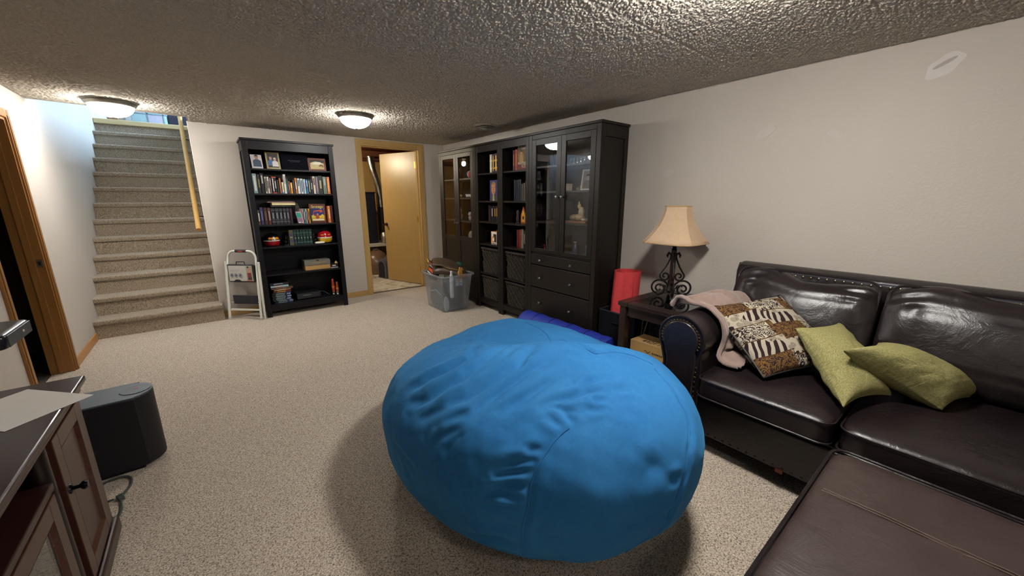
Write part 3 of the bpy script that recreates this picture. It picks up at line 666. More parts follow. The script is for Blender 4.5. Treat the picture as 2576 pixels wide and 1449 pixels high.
# top shelf: photographs and a dark album
z0 = SZ[0] + .0005
def figure(cx, cy, s, skin, hair, shirt):
    return [(shirt, [(cx - .30 * s, cy - .62 * s), (cx + .30 * s, cy - .62 * s), (cx + .28 * s, cy - .12 * s), (cx + .12 * s, cy), (cx - .12 * s, cy), (cx - .28 * s, cy - .12 * s)]),
            (skin, ell(cx, cy + .17 * s, .13 * s, .18 * s)), (hair, ell(cx, cy + .25 * s, .14 * s, .12 * s, 12, 0, PI))]
def photo(F, label, x, y, w, h, rot, lean, fcol, fw, shapes, bgc, zz, group=None, th=.012):
    t = thing(F, 'framed_photo', label, 'photo', (x, y, zz + (th + .004) * math.sin(lean) + .0005), rot, group)
    S = Matrix.Rotation(-lean, 4, 'X')
    def add(n, mb, m):
        mb.v = [tuple(S @ Vector(v)) for v in mb.v]; return mesh(n, mb, m, t)
    if fw:
        add('frame', MB().box(0, fw, 0, th, 0, h).box(w - fw, w, 0, th, 0, h).box(fw, w - fw, 0, th, 0, fw).box(fw, w - fw, 0, th, h - fw, h), plain(fcol, .5, 0, .3, .2))
    add('print', MB().box(fw, w - fw, th * .4, th * .9, fw, h - fw), plain(bgc, .5))
    u = S @ Vector((1, 0, 0)); v = S @ Vector((0, 0, 1)); o_ = S @ Vector((fw, th * .4 - .0005, fw))
    decal('picture', t, o_, u, v, shapes)
    add('easel_back', MB().box(w * .4, w * .6, th, th + .004, 0, h * .8), plain('#15141a', .8)); return t
photo(BF, 'unframed portrait photo of a person in a blue shirt, top shelf left', .075, .07, .105, .15, .1, .22, '#ddd', 0, figure(.055, .10, .13, '#b98d77', '#2b2019', '#46586e'), '#d6cfd2', z0, th=.004)
photo(BF, 'gilt framed photo of two people on the bookcase top shelf', .215, .08, .135, .185, .05, .2, '#a99a6a', .016, figure(.032, .085, .10, '#c79a80', '#8f867c', '#4d74a8') + figure(.072, .075, .10, '#caa08a', '#ded8cf', '#dedbd8'), '#2c2530', z0)
al = thing(BF, 'photo_album', 'large dark album standing upright on the top shelf', 'album', (.365, .12, z0), 0)
mesh('cover', MB().box(0, .27, 0, .004, 0, .185).box(0, .27, .022, .026, 0, .185).box(0, .27, 0.004, .022, 0, .004), plain('#0b0b14', .8, 0, .1), al); mesh('pages', MB().box(.004, .266, .004, .022, .004, .181), plain('#20202c', .6), al)
decal('cover_print', al, (0, -.0002, 0), (1, 0, 0), (0, 0, 1), [('#5d5a68', rect(.07 + i * .018, .105, .084 + i * .018, .109)) for i in range(7)] + [('#4c4a5a', rect(.09 + i * .02, .092, .105 + i * .02, .095)) for i in range(5)])
photo(BF, 'small reddish wooden framed photo of a white dog curled asleep', .64, .10, .19, .145, -.05, .12, '#6a2f18', .02, [('#14161c', rect(0, .075, .15, .105)), ('#b9a878', [(0, 0), (.15, 0), (.15, .06), (.11, .085), (.06, .09), (.02, .08), (0, .055)]), ('#d9d4c2', [(.01, .06), (.06, .082), (.11, .08), (.14, .06), (.08, .05)]), ('#7b5527', [(.09, .04), (.115, .06), (.145, .045), (.14, .02), (.12, .035), (.10, .03)])], '#8f8460', z0)
# second shelf: a full row of books
R2 = [('light teal', '#86a9a8', .043, .21, '#e9e6df'), ('black and gold', '#16170f', .031, .205, '#8e8046'), ('black', '#0d0f10', .034, .215, '#c8ccc9'), ('white and black patterned', '#b9b7ac', .024, .18, '#1a1a1a'),
      ('cream and black', '#cfc9bd', .022, .18, '#3a3833'), ('mauve', '#7d6068', .023, .172, '#b59aa0'), ('black with orange ends', '#121014', .024, .182, '#d9d4d0'), ('black with a thin white line', '#100e12', .023, .182, '#dcd6cf'),
      ('charcoal', '#1d1d24', .022, .15, None), ('rust brown', '#8a4c2c', .023, .168, '#b0713f'), ('cream and blue short', '#d9d3b4', .022, .125, '#cfc9a8'), ('tall white', '#d5d3cc', .028, .213, '#8d8a84'),
      ('black and teal', '#15181a', .017, .172, '#3f8f80'), ('thin dusty red', '#96504a', .018, .14, '#c98d86'), ('short yellow orange', '#d9952c', .025, .125, '#f2d27a'), ('dark slate', '#16161c', .025, .155, '#34343e'),
      ('orange and white', '#c9762c', .023, .175, '#efe3cf'), ('white and pale blue', '#c3ced1', .031, .172, '#3b5f72'), ('pale blue grey', '#b9c6ca', .032, .170, '#436579'), ('sky blue and pink', '#a7c4d2', .027, .166, '#b58fae'),
      ('bright blue', '#2f73ad', .023, .162, '#a8cde3'), ('black and straw', '#1a1a1c', .023, .165, '#b3a56b'), ('navy', '#1b2136', .027, .166, '#9aa3b4'), ('cream and maroon', '#cdb9a8', .029, .20, '#40232b'),
      ('slate blue and rose', '#56697c', .032, .20, '#a5727f'), ('wide black and olive', '#1d1c18', .047, .208, '#a8a06a'), ('grey green', '#5f7264', .046, .20, '#93a092'), ('orange and red', '#c9682a', .036, .20, '#e6a860')]
x = .055; tot = sum(b[2] for b in R2); k_ = (.79 - .004 * 28) / tot if False else .79 / (tot + .0)
for i, (nm, col, w, h, tc) in enumerate(R2):
    w *= k_; book(BF, x + .0005, .05 + .012 * RNG.random(), SZ[1] + .0005, w - .001, h, .13, col, f'{nm} book, {ORD[i]} from left on the bookcase second shelf', 'books on the second shelf', tc, ((.12, .9), (.3, .75), (.5, .9))[i % 3],
                  bands=((.0, .06), (.94, 1.0)) if 'orange ends' in nm or 'white line' in nm else (((.0, .12),) if 'blue short' in nm else ()), bcol='#c8502c' if 'black' in nm else '#2f86c0')
    x += w
# third shelf
z3 = SZ[2] + .0005; x = .054
R3 = [('olive and white', '#4b4430', .026, .165, '#dedad2'), ('purple', '#3a3566', .034, .192, '#6c66a0'), ('dark brown', '#3a2520', .038, .188, '#6d4a38'), ('dark red', '#5a2a28', .033, .188, '#9c8f86')]
for i, (nm, col, w, h, tc) in enumerate(R3):
    book(BF, x, .05, z3, w - .001, h, .14, col, f'{nm} book, {ORD[i]} from left on the bookcase third shelf', 'books on the third shelf', tc); x += w
for i, (w, col) in enumerate(((.040, '#12141d'), (.040, '#151a24'), (.037, '#16191a'), (.036, '#1c1517'), (.033, '#15162a'))):
    book(BF, x, .05, z3, w - .001, .183, .14, col, f'dark leather-look volume with grey spine bands, {ORD[i]} of five on third shelf', 'matching dark volumes on the third shelf', '#6e6f78', (.35, .72), ((.12, .2), (.28, .31), (.85, .9)), bcol='#4a4a50'); x += w
book(BF, x, .052, z3, .028, .178, .14, '#2a141c', 'dark maroon book, tenth from left on the bookcase third shelf', 'books on the third shelf'); x += .03
xr = x
flat_book(BF, .20, .055, z3 + .1925, .195, .022, .13, '#161318', 'black book lying flat under the pale book, third shelf', 'books lying on the third shelf volumes')
flat_book(BF, .205, .052, z3 + .2155, .24, .028, .14, '#b7a772', 'thick pale yellow book lying across the dark volumes', 'books lying on the third shelf volumes', edge='#d9cf9e')
flat_book(BF, .165, .05, z3 + .2445, .275, .009, .15, '#7e1f24', 'thin red and white magazine lying on the pale yellow book', 'books lying on the third shelf volumes', edge='#d8cbc8')
flat_book(BF, .17, .05, z3 + .2545, .25, .012, .15, '#17131a', 'thin black book topmost of the flat pile on third shelf', 'books lying on the third shelf volumes')
bp = thing(BF, 'blister_pack', 'clear blister bag with a teal card hanging before small books', 'package', (.425, .020, z3), 0)
mb = MB(); mb.prism([(0.015, 0), (.085, 0), (.075, .07), (.066, .14), (.035, .235), (-.03, .262), (-.032, .258), (.015, .215), (-.005, .14)], .004, .012, 'y'); mesh('plastic_bag', mb, m_glass('bag_plastic', 2.2), bp)
mesh('card', MB().prism([(.022, .008), (.078, .008), (.062, .14), (.004, .14)], .006, .009, 'y'), plain('#b8a9b4', .6), bp); decal('card_print', bp, (0, .0035, 0), (1, 0, 0), (0, 0, 1), [('#1f8f80', [(.012, .075), (.058, .07), (.054, .122), (.012, .128)]), ('#8d6d86', [(.026, .02), (.07, .02), (.06, .065), (.022, .068)]), ('#e9e6ea', ell(.035, .016, .008, .006)), ('#e9e6ea', ell(.062, .016, .008, .006))])
x = xr + .075
for i, (nm, col, w, tc) in enumerate((('rose and green', '#9a6f6f', .02, '#5b8f72'), ('pale pink', '#c0a0a4', .019, '#7d4a58'), ('teal', '#4a817c', .019, '#cbb9c4'), ('grey white', '#a7aaa4', .019, '#4f7a78'), ('red brown', '#8a4440', .014, '#d0b3a0'), ('yellow', '#cf9a26', .018, '#7c2a20'), ('dark green', '#243026', .016, None))):
    book(BF, x, .052, z3, w - .0008, .172, .12, col, f'small {nm} paperback, {ORD[i]} of seven beside the board game box', 'small paperbacks on the third shelf', tc); x += w
sg = thing(BF, 'board_game_box', 'brown wooden framed board game box standing on third shelf', 'board game', (.585, .085, z3), .06)
WB = m_wood('game_box_wood', '#4a2114', '#6b3420', .4)
mesh('box_body', MB().box(0, .185, 0, .05, 0, .225), WB, sg, bevel=.003)
decal('cover_art', sg, (0, 0, 0), (1, 0, 0), (0, 0, 1), [('#a19a8a', rect(.018, .022, .167, .20)), ('#262a6a', rect(.02, .024, .165, .198)), ('#c9a23a', rect(.02, .024, .165, .085)), ('#d9c23a', [(.02, .085), (.045, .10), (.05, .085), (.12, .085), (.145, .105), (.165, .085), (.165, .06), (.02, .06)]), ('#c9502a', [(.035, .095), (.05, .145), (.14, .155), (.15, .13), (.12, .125), (.10, .1)]), ('#2d2f73', [(.04, .1), (.055, .135), (.12, .14), (.11, .105)]), ('#b04a2a', ell(.085, .07, .022, .022)), ('#d98a5a', ell(.09, .1, .008, .014)), ('#e3dcc0', rect(.03, .028, .155, .045))])
lettering('Stratego', sg, (.026, 0, .165), (1, 0, 0), (0, 0, 1), .132, plain('#e8cf3a', .5), 1.25, .0042)
book(BF, .782, .05, z3, .032, .20, .15, '#c8763a', 'orange and cream book standing right of the board game box', 'books on the third shelf', '#d9b183'); book(BF, .815, .06, z3, .028, .205, .15, '#4c1416', 'dark red book at right end of third shelf', 'books on the third shelf')
# fourth shelf
z4 = SZ[3] + .0005
def jar(F, label, x, y, r, h, zz, cols):
    t = thing(F, 'ceramic_jar', label, 'jar', (x, y, zz), 0)
    pr = [(r * .55, 0), (r * .85, h * .06), (r, h * .25), (r * 1.0, h * .42)]
    mesh('bowl', MB().lathe(pr + [(0, h * .42)], n=28), plain(cols[0], .2, var=.2, scale=14), t, smooth=True)
    mesh('rim_band', MB().lathe([(r * 1.02, h * .40), (r * 1.04, h * .43), (r * 1.02, h * .47), (0, h * .47)], n=28), plain(cols[1], .2), t, smooth=True)
    mesh('lid', MB().lathe([(r * 1.0, h * .46), (r * .97, h * .62), (r * .8, h * .82), (r * .45, h * .96), (0, h)], n=28), plain(cols[2], .2, var=.1), t, smooth=True)
    def patchy(th0, th1, f0, f1, c):
        G = np.zeros((10, 7, 3))
        for i in range(10):
            for j in range(7):
                a = th0 + (th1 - th0) * i / 9; f = f0 + (f1 - f0) * j / 6
                rr = r * 1.05 * math.cos((f - .46) / .54 * PI / 2 * .92) ** .75; G[i, j] = (rr * math.cos(a), rr * math.sin(a), h * f)
        mesh('painted_patch', MB().grid(G), plain(c, .2), t, smooth=True, solid=.0015)
    return t, patchy
t, pa = jar(BF, 'round glazed jar with black lid, orange patches and red bowl', .165, .14, .082, .148, z4, ('#9a1420', '#d8d2ca', '#0e0d0f')); pa(-2.1, -1.45, .55, .82, '#d0841c'); pa(-1.2, -.6, .52, .80, '#d0841c'); pa(-1.42, -1.24, .5, .72, '#cfd0d4')
t, pa = jar(BF, 'round glazed jar with red lid and yellow bowl, fourth shelf right', .735, .14, .085, .155, z4, ('#c99f1e', '#e6dfd0', '#a01522')); pa(-2.3, -1.9, .62, .78, '#d8932a'); pa(-1.25, -.85, .62, .78, '#d8932a')
wd = thing(BF, 'game_controller', 'small white plastic gadget lying before the red and yellow jar', 'gadget', (.60, .05, z4), .05)
mesh('body', MB().grid(superq(0, .11, -.025, .025, 0, .024, .5, .5, 24, 12), True), plain('#d9d4c4', .4), wd, smooth=True); mesh('button', MB().cyl((.03, 0, .022), (.03, 0, .026), .008), plain('#a8a498', .5), wd)
def bookend(label, x, flip):
    t = thing(BF, 'bookend', label, 'bookend', (x, .12, z4), 0, 'dark figural bookends'); M_ = plain('#17140f', .35, .5, var=.3)
    s = -1 if flip else 1
    mesh('base', MB().box(-.045 if s > 0 else -.005, .005 if s > 0 else .045, -.05, .05, 0, .012).box(-.004, .004, -.05, .05, 0, .11), M_, t, bevel=.002)
    mesh('figure', MB().sphere((-s * .022, 0, .035), .02, .03, .026).sphere((-s * .018, 0, .075), .014, .02, .026).sphere((-s * .016, -.005, .108), .012, .012, .014).sphere((-s * .036, -.015, .05), .012, .012, .01), M_, t, smooth=True)
bookend('dark figural bookend on the left of the green volumes', .325, False); bookend('dark figural bookend on the right of the green volumes', .592, True)
x = .334; book(BF, x, .06, z4, .048, .178, .14, '#55503a', 'olive volume with purple bands leading the green set', 'green volumes on the fourth shelf', '#b9b49a', (.5, .55), ((.6, .75), (.25, .35)), bcol='#3d3560'); x += .0485
for i in range(6):
    book(BF, x, .06, z4, .0325, .182, .14, '#0e2a26', f'dark green gold-stamped volume, {ORD[i]} of six in the set', 'green volumes on the fourth shelf', '#5f8a72', (.4, .5), ((.60, .63), (.72, .82), (.12, .2)), bcol='#244f45'); x += .033
# fifth shelf
z5 = SZ[4] + .0005
sb = thing(BF, 'shoe_box', 'grey and tan shoe box with a thumb notch, fifth shelf', 'box', (.46, .045, z5), .03)
mesh('tray', MB().box(.004, .286, .004, .18, 0, .082), plain('#b48f56', .7), sb, bevel=.002)
mesh('lid', MB().box(0, .29, 0, .184, .055, .118), plain('#6e6a60', .6), sb, bevel=.003)
decal('print', sb, (0, 0, 0), (1, 0, 0), (0, 0, 1), [('#0d0b0a', [(.13, .1183), (.165, .1183), (.16, .106), (.135, .106)])] + [('#b99a58', rect(.085 + i * .0125, .085, .0945 + i * .0125, .0905)) for i in range(12)])
flat_book(BF, .752, .06, z5, .085, .012, .12, '#e4e1da', 'white edged booklet lying right of the shoe box', 'items beside the shoe box', edge='#eceae4'); flat_book(BF, .755, .055, z5 + .0125, .08, .035, .12, '#1b1a1d', 'black game case lying on the white booklet', 'items beside the shoe box', tcol='#cfcbc2')
sh = thing(BF, 'seashell', 'small tan shell at right end of the fifth shelf', 'shell', (.815, .045, z5 + .048), .3)
mesh('shell', MB().lathe([(0, 0), (.018, .004), (.022, .014), (.016, .024), (.008, .034), (0, .042)], n=14), plain('#8a7546', .45, var=.4), sh, smooth=True); mesh('tip', MB().lathe([(.005, .038), (0, .05)], n=8), plain('#6a5530', .5), sh)
# bottom shelf
z6 = SZ[5] + .0005; zz = z6
DV = ['#20394a', '#14231f', '#2c4a3b', '#182434', '#0f2a22', '#27303a', '#1b3a2c', '#151f2b', '#243640']
for i in range(9):
    o = flat_book(BF, .075 + .004 * (i % 3) + (.03 if i < 2 else 0) * .6, .045 + .003 * (i % 2), zz, .19, .0135, .135, DV[i], f'slim dark disc case, {ORD[i]} from bottom of the bottom shelf pile', 'disc cases piled on the bottom shelf', tcol='#9fb2b8')
    mesh('disc_edge', MB().box(.15, .19, -.001, 0.0002, .003, .0105), plain('#cfdbe8' if i % 2 else '#4a63b0', .3), o); zz += .014
for i, (nm, col, w, h, dx, tc) in enumerate((('dark red and gold', '#5a1f1c', .18, .026, .02, '#b4843a'), ('cream and brown', '#a88a5a', .175, .014, .025, '#efe2c4'), ('long brown', '#6b4630', .225, .022, .0, '#8f6b50'), ('pale blue', '#8fb6c9', .185, .028, -.003, '#c9a58a'), ('black glossy', '#15161f', .185, .03, -.004, '#8c8ea0'))):
    flat_book(BF, .078 + dx, .045, zz, w, h, .14, col, f'{nm} book lying in the bottom shelf pile, {ORD[i]} above the disc cases', 'books piled on the disc cases', tcol=tc); zz += h + .0005
vp = thing(BF, 'video_recorder', 'black disc player box lying on the bottom shelf', 'player', (.335, .06, z6), .04)
mesh('case', MB().box(0, .27, 0, .22, .006, .075), plain('#14151a', .4), vp, bevel=.004); mesh('front_panel', MB().box(.012, .258, -.003, 0, .014, .062), plain('#1e2329', .25), vp)
mesh('display', MB().box(.06, .16, -.0045, -.0028, .045, .055), plain('#5a6a70', .2), vp); mesh('tray_slot', MB().box(.10, .2, -.0045, -.0028, .024, .030), plain('#0b0c0f', .3), vp)
for i in range(3): mesh('button', MB().cyl((.205 + i * .018, -.006, .03), (.205 + i * .018, -.002, .03), .006, n=12), plain('#3a4046', .3), vp)
for xx in (.02, .24):
    for yy in (.02, .19): mesh('foot', MB().cyl((xx, yy, 0), (xx, yy, .007), .008, n=10), plain('#0b0b0b', .8), vp)
cbl = single(BF, 'cable_tangle', MB().tube([(0, 0, .02), (.03, .02, .05), (.07, .0, .055), (.11, -.02, .04), (.15, -.03, .006), (.17, 0, .006)], .004, 8), plain('#28323a', .5), 'loose dark cable looping behind the player, bottom shelf', 'cable', (.56, .17, z6), smooth=True)
for i, (nm, xx, h, c1, c2) in enumerate((('tall orange red', .762, .205, '#a83a18', '#d87a3a'), ('shorter copper red', .802, .168, '#8a3f26', '#c97f50'))):
    t = thing(BF, 'toy_blaster', f'{nm} tube toy standing at right of the bottom shelf', 'toy', (xx, .10 - i * .03, z6), 0, 'tube toys on the bottom shelf')
    mesh('tube', MB().lathe([(.017, .035), (.017, h * .6), (.014, h * .8), (.014, h - .01), (.009, h), (0, h)], n=16), plain(c1, .35, var=.25), t, smooth=True); mesh('base', MB().lathe([(.014, 0), (.016, .01), (.01, .02), (.018, .032), (.018, .04), (0, .04)], n=16), plain('#a39c90', .3, .6), t, smooth=True); mesh('band', MB().lathe([(.0175, h * .45), (.0182, h * .5), (.0175, h * .55)], n=16), plain(c2, .3), t, smooth=True)

# ---------------- run of black-brown cabinets along the right wall
CX = 2.615; R90 = -PI / 2
def knob(parent, x, z, name='knob', y=0.0):
    k = mesh(name, MB().lathe([(.006, 0), (.006, .012), (.013, .018), (.015, .024), (.011, .030), (0, .032)], n=16, axis='y'), DARKKNOB, parent, smooth=True); k.location = (x, y, z); return k
def glass_door(t, x0, x1, z0, z1, p0, p1, fw, kx, kz, panel=False):
    """framed door with a pane between p0 and p1; below it a wooden panel"""
    d = mesh('door', MB().box(x0, x0 + fw, -.001, .018, z0, z1).box(x1 - fw, x1, -.001, .018, z0, z1).box(x0 + fw, x1 - fw, -.001, .018, p1, z1).box(x0 + fw, x1 - fw, -.001, .018, z0 if not panel else p0 - .05, p0), BROWNBLACK, t, bevel=.0018)
    if panel:
        mesh('lower_rail', MB().box(x0 + fw, x1 - fw, -.001, .018, z0, z0 + fw), BROWNBLACK, d); mesh('wood_panel', MB().box(x0 + fw, x1 - fw, .006, .012, z0 + fw, p0 - .05), BROWNBLACK, d)
    mesh('pane', MB().box(x0 + fw - .004, x1 - fw + .004, .0085, .0115, p0 - .004, p1 + .004), GLASS, d)
    knob(d, kx, kz, y=-.001)
# glass cabinet with three drawers (nearest)
GF = Frame((CX, 3.015, 0), R90)
SG = [1.655, 1.42, 1.13]
gc = carcass(GF, 'glass_door_cabinet', 'black-brown cabinet with two glass doors above three drawers', .895, .37, 1.97, SG + [.815], BROWNBLACK, .048, .042, oh=(.001, .012))
glass_door(gc, .050, .4465, .818, 1.904, .855, 1.85, .056, .415, 1.364); glass_door(gc, .4485, .845, .818, 1.904, .855, 1.85, .056, .48, 1.364)
for za, zb, zk in ((.690, .795, .74), (.452, .680, .557), (.135, .442, .293)):
    d = mesh('drawer', MB().box(.050, .845, -.001, .018, za, zb), BROWNBLACK, gc, bevel=.0025); knob(d, .20, zk, y=-.001); knob(d, .62, zk, y=-.001)
def N(x, y, z): return (x, y, z + .0006)
for i in range(9):
    gl = single(GF, 'drinking_glass', MB().lathe([(.016, 0), (.018, .003), (.021, .055), (.0195, .055), (.017, .006), (0, .006)], n=16), m_glass('glassware', 1.6) if i == 0 else bpy.data.materials['glassware'], f'small clear drinking glass, {ORD[i]} from left in the cabinet top row', 'glass', N(.47 + i * .043, .10, SG[0]), group='drinking glasses in the cabinet', smooth=True)
fg = thing(GF, 'brass_figurine', 'small brass figurine on the top shelf behind left pane', 'figurine', N(.33, .12, SG[0]), 0)
mesh('base', MB().cyl((0, 0, 0), (0, 0, .008), .022), BRASS, fg, smooth=True); mesh('body', MB().lathe([(.008, .008), (.011, .03), (.006, .05), (.014, .065), (.012, .08), (0, .088)], n=14), BRASS, fg, smooth=True)
photo(GF, 'silver framed portrait photo leaning on the cabinet shelf', .60, .10, .13, .185, .12, .18, '#c6c6c4', .013, figure(.052, .075, .15, '#a5988f', '#2a2523', '#6f665f'), '#8d8079', SG[1] + .0006)
sm = thing(GF, 'stone_pebbles', 'small pale ornament left of the silver photo frame', 'ornament', N(.545, .14, SG[1]), 0); mesh('body', MB().sphere((0, 0, .016), .022, .02, .016).sphere((.02, .005, .034), .013, .012, .012), plain('#8a8570', .5), sm, smooth=True)
bx = thing(GF, 'white_box', 'small pale carton on shelf behind the left pane', 'box', N(.30, .12, SG[1]), 0); mesh('body', MB().box(0, .11, 0, .08, 0, .065), plain('#b9ae95', .6), bx, bevel=.002); mesh('lid', MB().box(-.002, .112, -.002, .082, .05, .068), plain('#a8a08a', .6), bx)
fm = thing(GF, 'seated_figurine', 'cream figurine group on a wooden base, second glass shelf', 'figurine', N(.60, .11, SG[2]), 0); CRM = plain('#a2906c', .5, var=.35, scale=50)
mesh('wood_base', MB().box(-.13, .13, -.07, .07, 0, .018), m_wood('figurine_base', '#5a3418', '#8a5a2c', .5, axis='X'), fm, bevel=.003)
mesh('group', MB().sphere((-.07, 0, .045), .045, .04, .03).sphere((0, 0, .05), .05, .045, .034).sphere((.02, 0, .10), .032, .03, .045).sphere((-.005, -.005, .15), .018, .018, .024).sphere((-.015, 0, .175), .009, .009, .02).sphere((.07, -.01, .03), .045, .03, .014), CRM, fm, smooth=True)
for i, (xx, c, h) in enumerate(((.30, '#1c1a24', .2), (.33, '#241a1c', .19), (.36, '#191c22', .2))): book(GF, xx, .14, SG[2] + .0006, .026, h, .14, c, f'dark book, {ORD[i]} of three behind the left cabinet pane', 'dark books in the glass cabinet', '#4c3f46')
for i in range(3):
    t = thing(GF, 'tin_canister', f'pale blue tin, {ORD[i]} from left on the cabinet floor shelf', 'tin', N(.70 + i * .05, .13, .815), 0, 'pale blue tins'); cc = ('#4b7f9c', '#7c8a90', '#858b8c')[i]
    mesh('body', MB().lathe([(.021, 0), (.022, .003), (.022, .10), (.021, .104), (0, .104)], n=20), plain(cc, .35), t, smooth=True); mesh('lid', MB().lathe([(.0228, .098), (.0228, .112), (0, .113)], n=20), plain('#9aa0a2', .35, .3), t, smooth=True)
t = thing(GF, 'blown_vase', 'dark blue and amber glass vase behind right pane', 'vase', N(.545, .12, .815), 0)
mesh('body', MB().lathe([(.022, 0), (.028, .01), (.034, .05), (.022, .09), (.013, .12), (.012, .16), (.018, .17)], n=20), plain('#343a4c', .15, var=.5, scale=50), t, smooth=True); mesh('neck_band', MB().lathe([(.0135, .125), (.0145, .13), (.0135, .135)], n=20), plain('#a87a3a', .3, .6), t, smooth=True)
t = thing(GF, 'brass_bell', 'small brass trinket on the floor shelf behind left pane', 'ornament', N(.36, .12, .815), 0); mesh('bell', MB().lathe([(.024, 0), (.022, .006), (.016, .03), (.012, .045), (0, .05)], n=18), BRASS, t, smooth=True); mesh('handle', MB().lathe([(.004, .05), (.006, .07), (.009, .09), (0, .1)], n=12), BRASS, t, smooth=True)
t = thing(GF, 'red_ornament', 'small red toy at far left of the cabinet floor shelf', 'toy', N(.14, .10, .815), 0); mesh('body', MB().sphere((0, 0, .025), .018, .015, .025), plain('#7a1a18', .4), t, smooth=True); mesh('head', MB().sphere((0, -.002, .062), .014), plain('#7a1a18', .4), t, smooth=True)

# two narrow open bookcases with baskets
SN = [1.64, 1.325, 1.083, .815, .455, .13]
def basket(F, label, z, h, W):
    t = thing(F, 'storage_basket', label, 'basket', (.05, .035, z + .0006), 0, 'woven baskets in the narrow bookcases')
    x0, x1, d = 0, W - .10, .29
    def pt(x, y, zz): k = 1 - .12 * (1 - zz / h); return ((x0 + x1) / 2 + (x - (x0 + x1) / 2) * k, y, zz)
    mb = MB(); n = 14
    for dirn in (1, -1):                      # crossing canes of the front
        for i in range(-n, 2 * n):
            a = x0 + (x1 - x0) * i / n; pts = []
            for j in range(9):
                zz = j / 8 * h * .86; xx = a + dirn * zz * 1.0
                if x0 + .004 <= xx <= x1 - .004: p = pt(xx, 0.002 + .002 * dirn * math.sin((xx + zz) * 60), zz); pts.append(p)
            if len(pts) > 1: mb.tube(pts, .0034, 5)
    b = mesh('lattice', mb, BASKET, t); b['kind'] = 'stuff'
    mb = MB().box(x0 + .02, x1 - .02, .012, d - .01, .002, h * .80); mesh('lining', mb, plain('#0c0a09', .9), t)
    mesh('rim', MB().box(x0 - .004, x1 + .004, -.006, .010, h - .022, h).box(x0 - .004, x0 + .012, .01, d, h - .022, h).box(x1 - .012, x1 + .004, .01, d, h - .022, h).box(x0, x1, d - .012, d, h - .022, h), plain('#2a241d', .6, var=.3), t, bevel=.004)
    for i in range(15): mesh('upright_cane', MB().tube([pt(x0 + .01 + (x1 - x0 - .02) * i / 14, 0, h * .82), (x0 + .01 + (x1 - x0 - .02) * i / 14, 0, h - .01)], .004, 6), BASKET, t)
NF1 = Frame((CX, 3.995, 0), R90); NF2 = Frame((CX, 3.505, 0), R90)
carcass(NF1, 'narrow_bookcase', 'narrow black-brown open bookcase next to the far glass cabinet', .488, .37, 1.97, SN, BROWNBLACK, .046, .075, oh=(.0005, .0005))
carcass(NF2, 'narrow_bookcase', 'narrow black-brown open bookcase next to the drawer cabinet', .488, .37, 1.97, SN, BROWNBLACK, .046, .075, oh=(.0005, .0005))
for F, w_ in ((NF1, 'far'), (NF2, 'near')):
    basket(F, f'upper woven basket in the {w_} narrow bookcase', SN[4], .31, .488); basket(F, f'lower woven basket in the {w_} narrow bookcase', SN[5], .285, .488)
G1, G2 = 'books in the far narrow bookcase', 'books in the near narrow bookcase'
for x, w, h, c, tc, nm in ((.205, .042, .205, '#cbb98a', '#e8dcb8', 'cream'), (.252, .045, .205, '#2b3a6c', '#c9a44a', 'blue and gold'), (.30, .055, .208, '#5c3320', '#e0b45a', 'brown gilt')): book(NF1, x, .07, SN[0] + .0006, w, h, .16, c, f'{nm} hardback on the far narrow bookcase top shelf', G1, tc, (.1, .9), ((.2, .3), (.6, .7)))
def cover_book(F, label, x, y, z, w, h, rot, base, shapes, group):
    t = thing(F, 'book', label, 'book', (x, y, z + .0006), rot, group)
    mesh('cover', MB().box(0, w, 0, .003, 0, h).box(0, w, .025, .028, 0, h).box(0, .003, .003, .025, 0, h), plain(base, .4), t); mesh('pages', MB().box(.004, w - .003, .003, .025, .003, h - .003), PAPER, t)
    decal('cover_art', t, (0, -.0002, 0), (1, 0, 0), (0, 0, 1), shapes); return t
cover_book(NF1, 'book standing face out with a portrait on purple cover', .18, .085, SN[1], .165, .235, 0, '#3b3470', [('#3b3470', rect(0, 0, .165, .235)), ('#4a4030', [(.02, 0), (.15, 0), (.14, .05), (.10, .075), (.05, .075), (.01, .04)]), ('#a9a48c', [(.055, 0), (.09, 0), (.082, .075), (.062, .07)]), ('#b47f4c', ell(.073, .135, .042, .065)), ('#8a6d3a', [(.024, .15), (.03, .195), (.06, .218), (.10, .215), (.124, .19), (.12, .16), (.11, .18), (.08, .188), (.05, .182), (.032, .165)]), ('#3a2416', rect(.045, .148, .065, .153)), ('#3a2416', rect(.083, .150, .103, .155)), ('#8a5632', [(.07, .14), (.08, .14), (.084, .118), (.068, .118)]), ('#7c3e2c', rect(.058, .098, .092, .103))], G1)
for x, w, h, c, tc, nm in ((.165, .03, .19, '#3a1a18', None, 'dark red'), (.197, .028, .185, '#17151a', None, 'black'), (.227, .026, .18, '#1b1a20', '#d9d4cc', 'black with white title'), (.255, .026, .185, '#171318', None, 'plain black'), (.283, .028, .18, '#1c1718', '#d89a2c', 'black with yellow title'), (.313, .04, .185, '#23160f', '#a8762c', 'dark brown')): book(NF1, x, .07, SN[2] + .0006, w, h, .14, c, f'{nm} book on the far narrow bookcase third shelf', G1, tc, (.35, .85))
for x, w, h, c, nm in ((.215, .03, .17, '#6a3318', 'rust'), (.247, .03, .185, '#34362a', 'dark olive'), (.28, .03, .18, '#57503c', 'khaki')): book(NF1, x, .15, SN[3] + .0006, w, h, .14, c, f'{nm} book behind the window carton, far narrow bookcase', G1)
t = thing(NF1, 'toy_carton', 'white edged toy carton with round orange window', 'box', N(.245, .045, SN[3]), 0)
